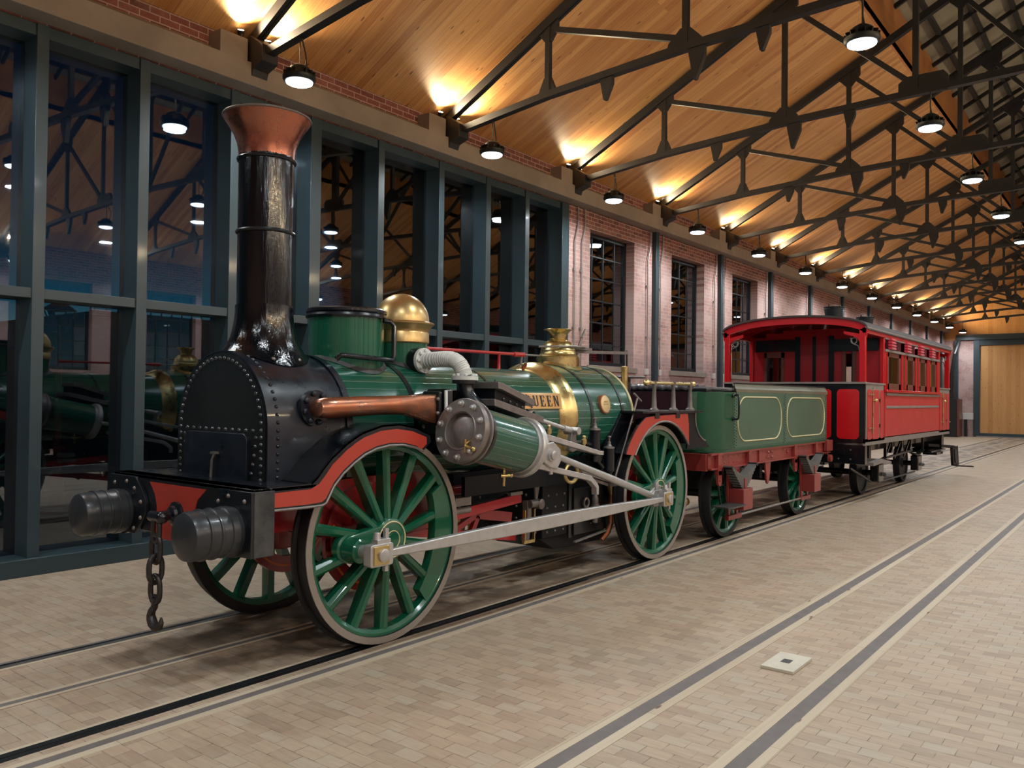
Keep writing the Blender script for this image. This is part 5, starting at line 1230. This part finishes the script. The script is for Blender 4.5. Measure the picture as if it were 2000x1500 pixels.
# cant rail along both sides
for y_ in (C_Y0-.015, C_Y1-.055): build('cant_rail', B().box(C_X0, C_X1, y_, y_+.07, 2.955, 3.05), 'credf' if y_ < 4 else 'cred', K, .005)
b = B(); b.box(C_X0-.04, C_X1+.06, C_Y0-.045, C_Y0-.01, 3.035, 3.065); b.box(C_X0-.04, C_X1+.06, C_Y1+.01, C_Y1+.045, 3.035, 3.065); build('gutter', b, 'cgrey', K)
# scroll brackets in the corners
b = B()
for x_, sx in ((C_X0+.05, 1), (C_X1-.05, -1)):
    for y_, sy in ((C_Y0+.10, 1), (C_Y1-.10, -1)):
        b.torus((x_, y_+sy*.10, 2.83), (1, 0, 0), .05, .01, 16, 6); b.tube([(x_, y_, 2.62), (x_, y_+sy*.03, 2.74), (x_, y_+sy*.12, 2.78), (x_, y_+sy*.16, 2.88)], .009, 6)
        b.torus((x_+sx*.16, y_-sy*.04, 2.83), (0, 1, 0), .05, .01, 16, 6)
build('scroll_bracket', b, 'cgrey', K)
# ---- lower end panels
for x_, sx in ((C_X0, 1), (C_X1, -1)):
    e_ = build('end_panel', B().box(x_, x_+sx*.05, C_Y0, C_Y1, ZB-.02, ZW), 'cblack', K)
    build('end_rail', B().box(x_-sx*.02, x_+sx*.08, C_Y0-.01, C_Y1+.01, ZW, ZW+.035), 'cgrey', e_, .005)
    for y0, y1 in ((3.955, 4.325), (4.42, 5.03), (5.11, 5.73), (5.86, 6.30)):
        build('red_panel', B().prism(rrect(y0, y1, 1.13, 1.99, .07), x_-sx*.008, x_+sx*.004, 'x'), 'cred', e_, .002)
# ---- sides
def side(y_, s_):
    b = B()
    b.box(C_X0, C_X1, y_, y_+s_*.03, ZB-.06, ZB+.06); sl_ = build('sole_bar', b, 'cgrey', K, .004)
    b = B(); b.box(V1+.05, V2, y_, y_+s_*.05, ZB+.04, 1.98); pn = build('side_panel', b, 'credf', K)
    b = B(); b.box(V1+.12, V2-.05, y_-s_*.012, y_, 1.655, 1.70); build('moulding', b, 'cgrey', pn, .004)
    b = B(); b.box(V1-.02, V2+.02, y_-s_*.05, y_+s_*.02, 1.955, 2.0); build('window_ledge', b, 'cred', pn, .006)
    b = B(); b.box(V1+.1, V2-.05, y_-s_*.025, y_, 1.895, 1.935); build('moulding', b, 'cgrey', pn, .003)
    # vestibule doors
    for x0, x1, xs in ((C_X0+.05, V1-.02, (14.86, 15.12, 15.17, 15.62, 15.70, 15.95)), (V2+.1, C_X1-.03, (20.98, 21.2, 21.27, 21.65, 21.72, 22.05))):
        b = B(); b.box(x0, x1, y_+s_*.0, y_+s_*.04, ZB, ZW); dr_ = build('vestibule_door', b, 'cgrey', K)
        for k_ in range(3): build('door_panel', B().prism(rrect(xs[2*k_], xs[2*k_+1], 1.12, 1.99, .06), y_-s_*.01, y_+s_*.005), 'credf', dr_, .002)
        b = B(); b.box(x0-.03, x1+.03, y_-s_*.015, y_+s_*.06, ZW, ZW+.03); build('door_rail', b, 'cgrey', dr_, .004)
        b = B(); b.cyl((xs[1]+.02, y_-s_*.03, 1.22), (xs[1]+.02, y_-s_*.03, 2.02), .010, None, 8)
        for z_ in (1.32, 1.90): b.cyl((xs[0]+.02, y_-s_*.02, z_), (xs[2]+.04, y_-s_*.03, z_), .009, None, 8)
        b.ball((xs[2]+.10, y_-s_*.04, 1.80), .035); b.cyl((xs[1], y_-s_*.03, 1.80), (xs[2]+.1, y_-s_*.035, 1.80), .01, None, 8); build('door_handle', b, 'brass', dr_)
        b = B()
        for z_ in (1.35, 1.8): b.box(xs[3]+.01, xs[3]+.06, y_-s_*.02, y_+s_*.0, z_-.03, z_+.03)
        build('hinge', b, 'cblack', dr_)
    # windows
    WX_ = [16.62, 17.86, 19.10, 20.2]
    edges = [V1+.05]+[None]
    b = B(); b.box(V1, V2, y_-s_*.02, y_+s_*.05, 2.70, 2.745); b.box(V1, V2, y_-s_*.01, y_+s_*.04, 2.93, 2.96); hr_ = build('window_header', b, 'cgrey' if s_ == 1 else 'cred', K, .003)
    pil = [(V1+.03, V1+.18), (17.30, 17.68), (18.50, 18.84), (19.62, 19.92), (20.66, 20.88)]
    for x0, x1 in pil:
        b = B(); b.box(x0, x0+.09, y_-s_*.01, y_+s_*.05, 2.0, 2.70); b.box(x1-.09, x1, y_-s_*.01, y_+s_*.05, 2.0, 2.70)
        p_ = build('window_post', b, 'cred', K, .004)
        if x1-x0 > .2: build('post_panel', B().box(x0+.08, x1-.08, y_+s_*.005, y_+s_*.04, 2.0, 2.70), 'cbrown', p_)
    for (a0, a1), (c0, c1) in zip(pil, pil[1:]):
        x0, x1 = a1, c0
        b = B()
        for q in ((x0, x0+.2, 2.0, 2.70), (x1-.14, x1, 2.0, 2.70), (x0, x1, 2.0, 2.12), (x0, x1, 2.62, 2.70)): b.box(q[0], q[1], y_+s_*.012, y_+s_*.045, q[2], q[3])
        w_ = build('window_frame', b, 'cbrown', K, .003)
        build('window_pane', B().box(x0+.18, x1-.12, y_+s_*.026, y_+s_*.031, 2.10, 2.64), 'glass_c', w_)
        b = B(); b.box(x0+.02, x1-.02, y_+s_*.01, y_+s_*.03, 2.745, 2.93); build('transom_light', b, mat_pl, w_)
    # louvred ventilators
    for x_ in (16.45, 17.70, 18.86, 19.98):
        b = B()
        for k_ in range(4):
            z_ = 2.765+.055*k_
            b.prism([(y_, z_-.006), (y_-s_*.05, z_-.012), (y_-s_*.07, z_+.005), (y_-s_*.045, z_+.032), (y_, z_+.042)], x_-.17, x_+.17, 'x')
        build('louvre_vent', b, 'louvre', K)
mat_pl = mat('dark_light', (66, 30, 44), .25, 0, .4)
side(C_Y0, 1); side(C_Y1, -1)
# ---- bulkheads with panels, doors and signs
for x_, sx in ((V1, 1), (V2+.06, -1)):
    b = B()
    b.box(x_, x_+sx*.04, 4.56, 5.74, ZB, 3.15); b.box(x_, x_+sx*.04, 3.93, 4.40, ZB, 3.02); b.box(x_, x_+sx*.04, 6.08, 6.33, ZB, 3.02)
    b.box(x_, x_+sx*.04, 5.74, 6.08, 2.66, 3.1); b.box(x_, x_+sx*.04, 4.40, 4.56, 2.68, 3.05); b.box(x_, x_+sx*.04, 5.74, 6.08, ZB, 2.1); b.box(x_, x_+sx*.04, 4.40, 4.56, ZB, 2.1)
    pass
    bk_ = build('bulkhead', b, 'credd', K)
    b = B()
    for y0, y1 in ((5.40, 5.50), (5.10, 5.16), (4.76, 4.86), (4.41, 4.44)): b.box(x_-sx*.012, x_, y0, y1, ZB, 3.02)
    build('black_strip', b, 'cblack', bk_)
    b = B(); b.prism(rrect(5.50, 6.28, 2.74, 2.97, .02), x_-sx*.03, x_-sx*.002, 'x'); b.prism(rrect(3.96, 4.80, 2.72, 2.95, .02), x_-sx*.03, x_-sx*.002, 'x'); build('dark_fanlight', b, 'cblack', bk_)
    b = B()
    for y0, y1 in ((5.71, 5.77), (6.06, 6.11), (4.36, 4.42), (4.55, 4.60)): b.box(x_-sx*.02, x_+sx*.05, y0, y1, ZB, 2.72)
    b.box(x_-sx*.02, x_+sx*.05, 5.71, 6.11, 2.62, 2.72); build('door_frame', b, 'cbrown', bk_)
    build('door_glass', B().box(x_+sx*.018, x_+sx*.022, 5.77, 6.06, 2.1, 2.62), 'glass_c', bk_)
# benches inside
for y0, y1 in ((3.95, 4.35), (ckm(4.35), ckm(3.95))): build('bench', B().box(V1+.1, V2-.1, y0, y1, 1.5, 1.56), 'cbrown', K, .01)
# ---- underframe
b = B(); b.box(C_X0+.02, C_X0+.16, 3.86, 6.4, .70, 1.03); hs = build('head_stock', b, 'cblack', K, .005)
b = B(); b.rivets([(C_X0+.02, y_, z_) for y_ in (4.1, 4.3, 4.62, 5.6, 5.9) for z_ in (.78, .94)], (-1, 0, 0), .02); build('bolts', b, 'hook_grey', hs)
build('head_stock', B().box(C_X1-.16, C_X1+.1, 4.0, 6.3, .66, 1.03), 'cblack', K, .005)
b = B(); b.box(C_X0, C_X1, 4.2, 4.3, .85, 1.03); b.box(C_X0, C_X1, ckm(4.3), ckm(4.2), .85, 1.03); build('under_frame', b, 'cblack', K)
CW = (16.55, 19.85); CR = .42
for s_, yo in ((1, 4.373), (-1, MY(4.373))):
    for X_ in CW:
        O = Vector((X_, yo, CR)); b = B().lathe(O, (0, s_, 0), [(0, 0), (0, .09), (.03, .1), (.03, CR-.07), (0, CR-.06), (0, CR-.003), (.02, CR), (.105, CR-.004), (.108, CR+.02), (.13, CR+.018), (.135, CR-.06), (.08, CR-.08), (.08, .1), (.15, .1), (.15, 0)], 48, False); build('wheel', b, 'tread', K)
for X_ in CW: build('axle', B().cyl((X_, 4.2, CR), (X_, MY(4.2), CR), .055, None, 16), 'cblack', K)
for s_, y_ in ((1, 4.12), (-1, MY(4.12))):
    for X_ in CW:
        ab = build('axle_box', B().box(X_-.17, X_+.20, y_-.08, y_+.08, .27, .60), 'cblack', K, .02)
        b = B(); b.lathe((X_+.1, y_-s_*.09, .40), (0, -s_, 0), [(0, .04), (.04, .035), (.06, .02)], 12); build('box_cap', b, 'hook_grey', ab)
        b = B()
        for k_ in range(5): hw_ = .62-.09*k_; b.prism([(X_-hw_, .70-.014*k_), (X_, .62-.014*k_), (X_+hw_, .70-.014*k_), (X_+hw_, .688-.014*k_), (X_, .606-.014*k_), (X_-hw_, .688-.014*k_)], y_-.05, y_+.04)
        build('leaf_spring', b, 'black2', K)
        b = B(); b.bar((X_-.62, y_, .70), (X_-.62, y_, .98), .05, .04, (1, 0, 0)); b.bar((X_+.62, y_, .70), (X_+.62, y_, .98), .05, .04, (1, 0, 0)); build('spring_shackle', b, 'cblack', K)
    build('brake_rod', B().bar((CW[0]+.2, y_+s_*.02, .24), (CW[1]-.05, y_+s_*.02, .24), .03, .03), 'hook_grey', K)
    b = B()
    for x_ in (17.1, 17.9, 18.7): b.bar((x_, y_, .64), (x_+.55, y_, 1.0), .03, .03); b.prism([(x_+.45, 1.02), (x_+.65, 1.02), (x_+.58, .95), (x_+.58, .85), (x_+.66, .76), (x_+.42, .76), (x_+.52, .85), (x_+.52, .95)], y_-.03, y_+.03)
    build('frame_brace', b, 'cblack', K)
    b = B(); b.bar((16.7, y_, .66), (19.4, y_, .73), .05, .035); build('truss_rod', b, 'hook_grey', K)
    b = B(); b.prism([(15.35, .70), (15.9, .74), (16.6, .66), (16.6, .60), (15.9, .66), (15.35, .64)], y_-.25, y_+.05); build('foot_board', b, 'cgrey', K)
    b = B(); b.bar((15.42, y_-.02, 1.05), (15.42, y_-.02, .66), .03, .03, (1, 0, 0)); b.bar((16.0, y_-.02, 1.0), (16.0, y_-.02, .72), .03, .03, (1, 0, 0)); build('step_iron', b, 'cgrey', K)
    build('brake_bar', B().bar((15.0, y_+.05, .60), (16.35, y_+.05, .27), .03, .03), 'hook_grey', K)
# step at the far corner (offset foot step)
b = B(); b.box(20.6, 22.2, 3.95, 4.6, .62, .66); b.box(20.9, 21.6, 3.9, 4.2, .56, .62); build('rear_step_tray', b, 'cblack', K, .004)
b = B(); b.bar((21.9, 4.3, .74), (22.25, 3.80, .70), .14, .07); b.bar((22.25, 3.78, .72), (22.28, 3.76, .26), .20, .07, (.5, 1, 0)); b.bar((22.24, 3.78, .25), (22.45, 3.42, .24), .20, .03); st_ = build('rear_foot_step', b, 'cblack', K, .004)
build('step_face', B().bar((22.235, 3.742, .64), (22.262, 3.722, .32), .08, .02, (.5, 1, 0)), 'hook_grey', st_)
# centre buffer and coupling at the front
b = B(); b.cyl((14.3, CM, .88), (14.75, CM, .88), .05, None, 16); b.lathe((14.28, CM, .88), (-1, 0, 0), [(0, .14), (.04, .15), (.05, .1)], 24); build('centre_buffer', b, 'cblack', K)
# ---- buckets on the roof
def make_bucket(x, y, z):
    t = thing('bucket', '', 'bucket', (x, y, z), 'buckets on the carriage roof')
    build('pail', B().lathe((x, y, z), (0, 0, 1), [(0, .125), (.01, .14), (.23, .175), (.235, .182), (.245, .18), (.235, .168), (.02, .13), (.018, 0)], 28, False), 'bucket', t)
    b = B(); b.torus((x, y, z+.2), (0, 0, 1), .170, .007, 28, 6); b.torus((x, y, z+.05), (0, 0, 1), .147, .006, 28, 6); build('hoop', b, 'bucket', t)
    b = B(); b.torus((x-.185, y+.03, z+.255), (0, 1, 0), .028, .007, 14, 6); build('lug', b, 'bucket', t)
    b = B(); b.tube([(x-.18, y, z+.21), (x-.12, y-.15, z+.235), (x, y-.19, z+.24), (x+.12, y-.15, z+.235), (x+.18, y, z+.21)], .006, 6); build('bail_handle', b, 'bucket', t)
    return t
def roof_z(y): 
    c_ = max(-1, min(1, (y-CM)/hw)); return 3.05+.26*math.sin(math.acos(c_))**.9
b1 = make_bucket(15.9, 4.74, roof_z(4.93)+.003)
b1['label'] = 'dark zinc bucket standing near the front of the red carriage roof'
b2 = dup(b1, (18.2, 4.78, roof_z(4.97)+.003), 'dark zinc bucket further back on the carriage roof, partly hidden by its edge')

PL = {'chimney_cap': 'flared copper chimney cap', 'dome_cover': 'polished brass dome top', 'brass_ring': 'wide polished brass band', 'steam_pipe': 'white rope-lagged pipe', 'exhaust_pipe': 'copper pipe flattened at its end',
      'name_plate': 'brass plate reading QUEEN', 'coupling_rod': 'long bright steel rod', 'front_splasher': 'black splasher with a red face', 'red_panel': 'red panel', 'hand_rail': 'thin red hand rail',
      'side_rail': 'brass rail on steel posts', 'maker_plate': 'round brass-faced plate', 'cream_lining': 'cream lining', 'eccentric_rod': 'red rod', 'tyre_face': 'grey tyre face', 'feed_pipe': 'copper pipe', 'front_bulkhead': 'maroon front panel'}
for o in bpy.data.objects:
    k_ = o.name.split('.')[0]
    if o.parent and k_ in PL: o['label'] = PL[k_]
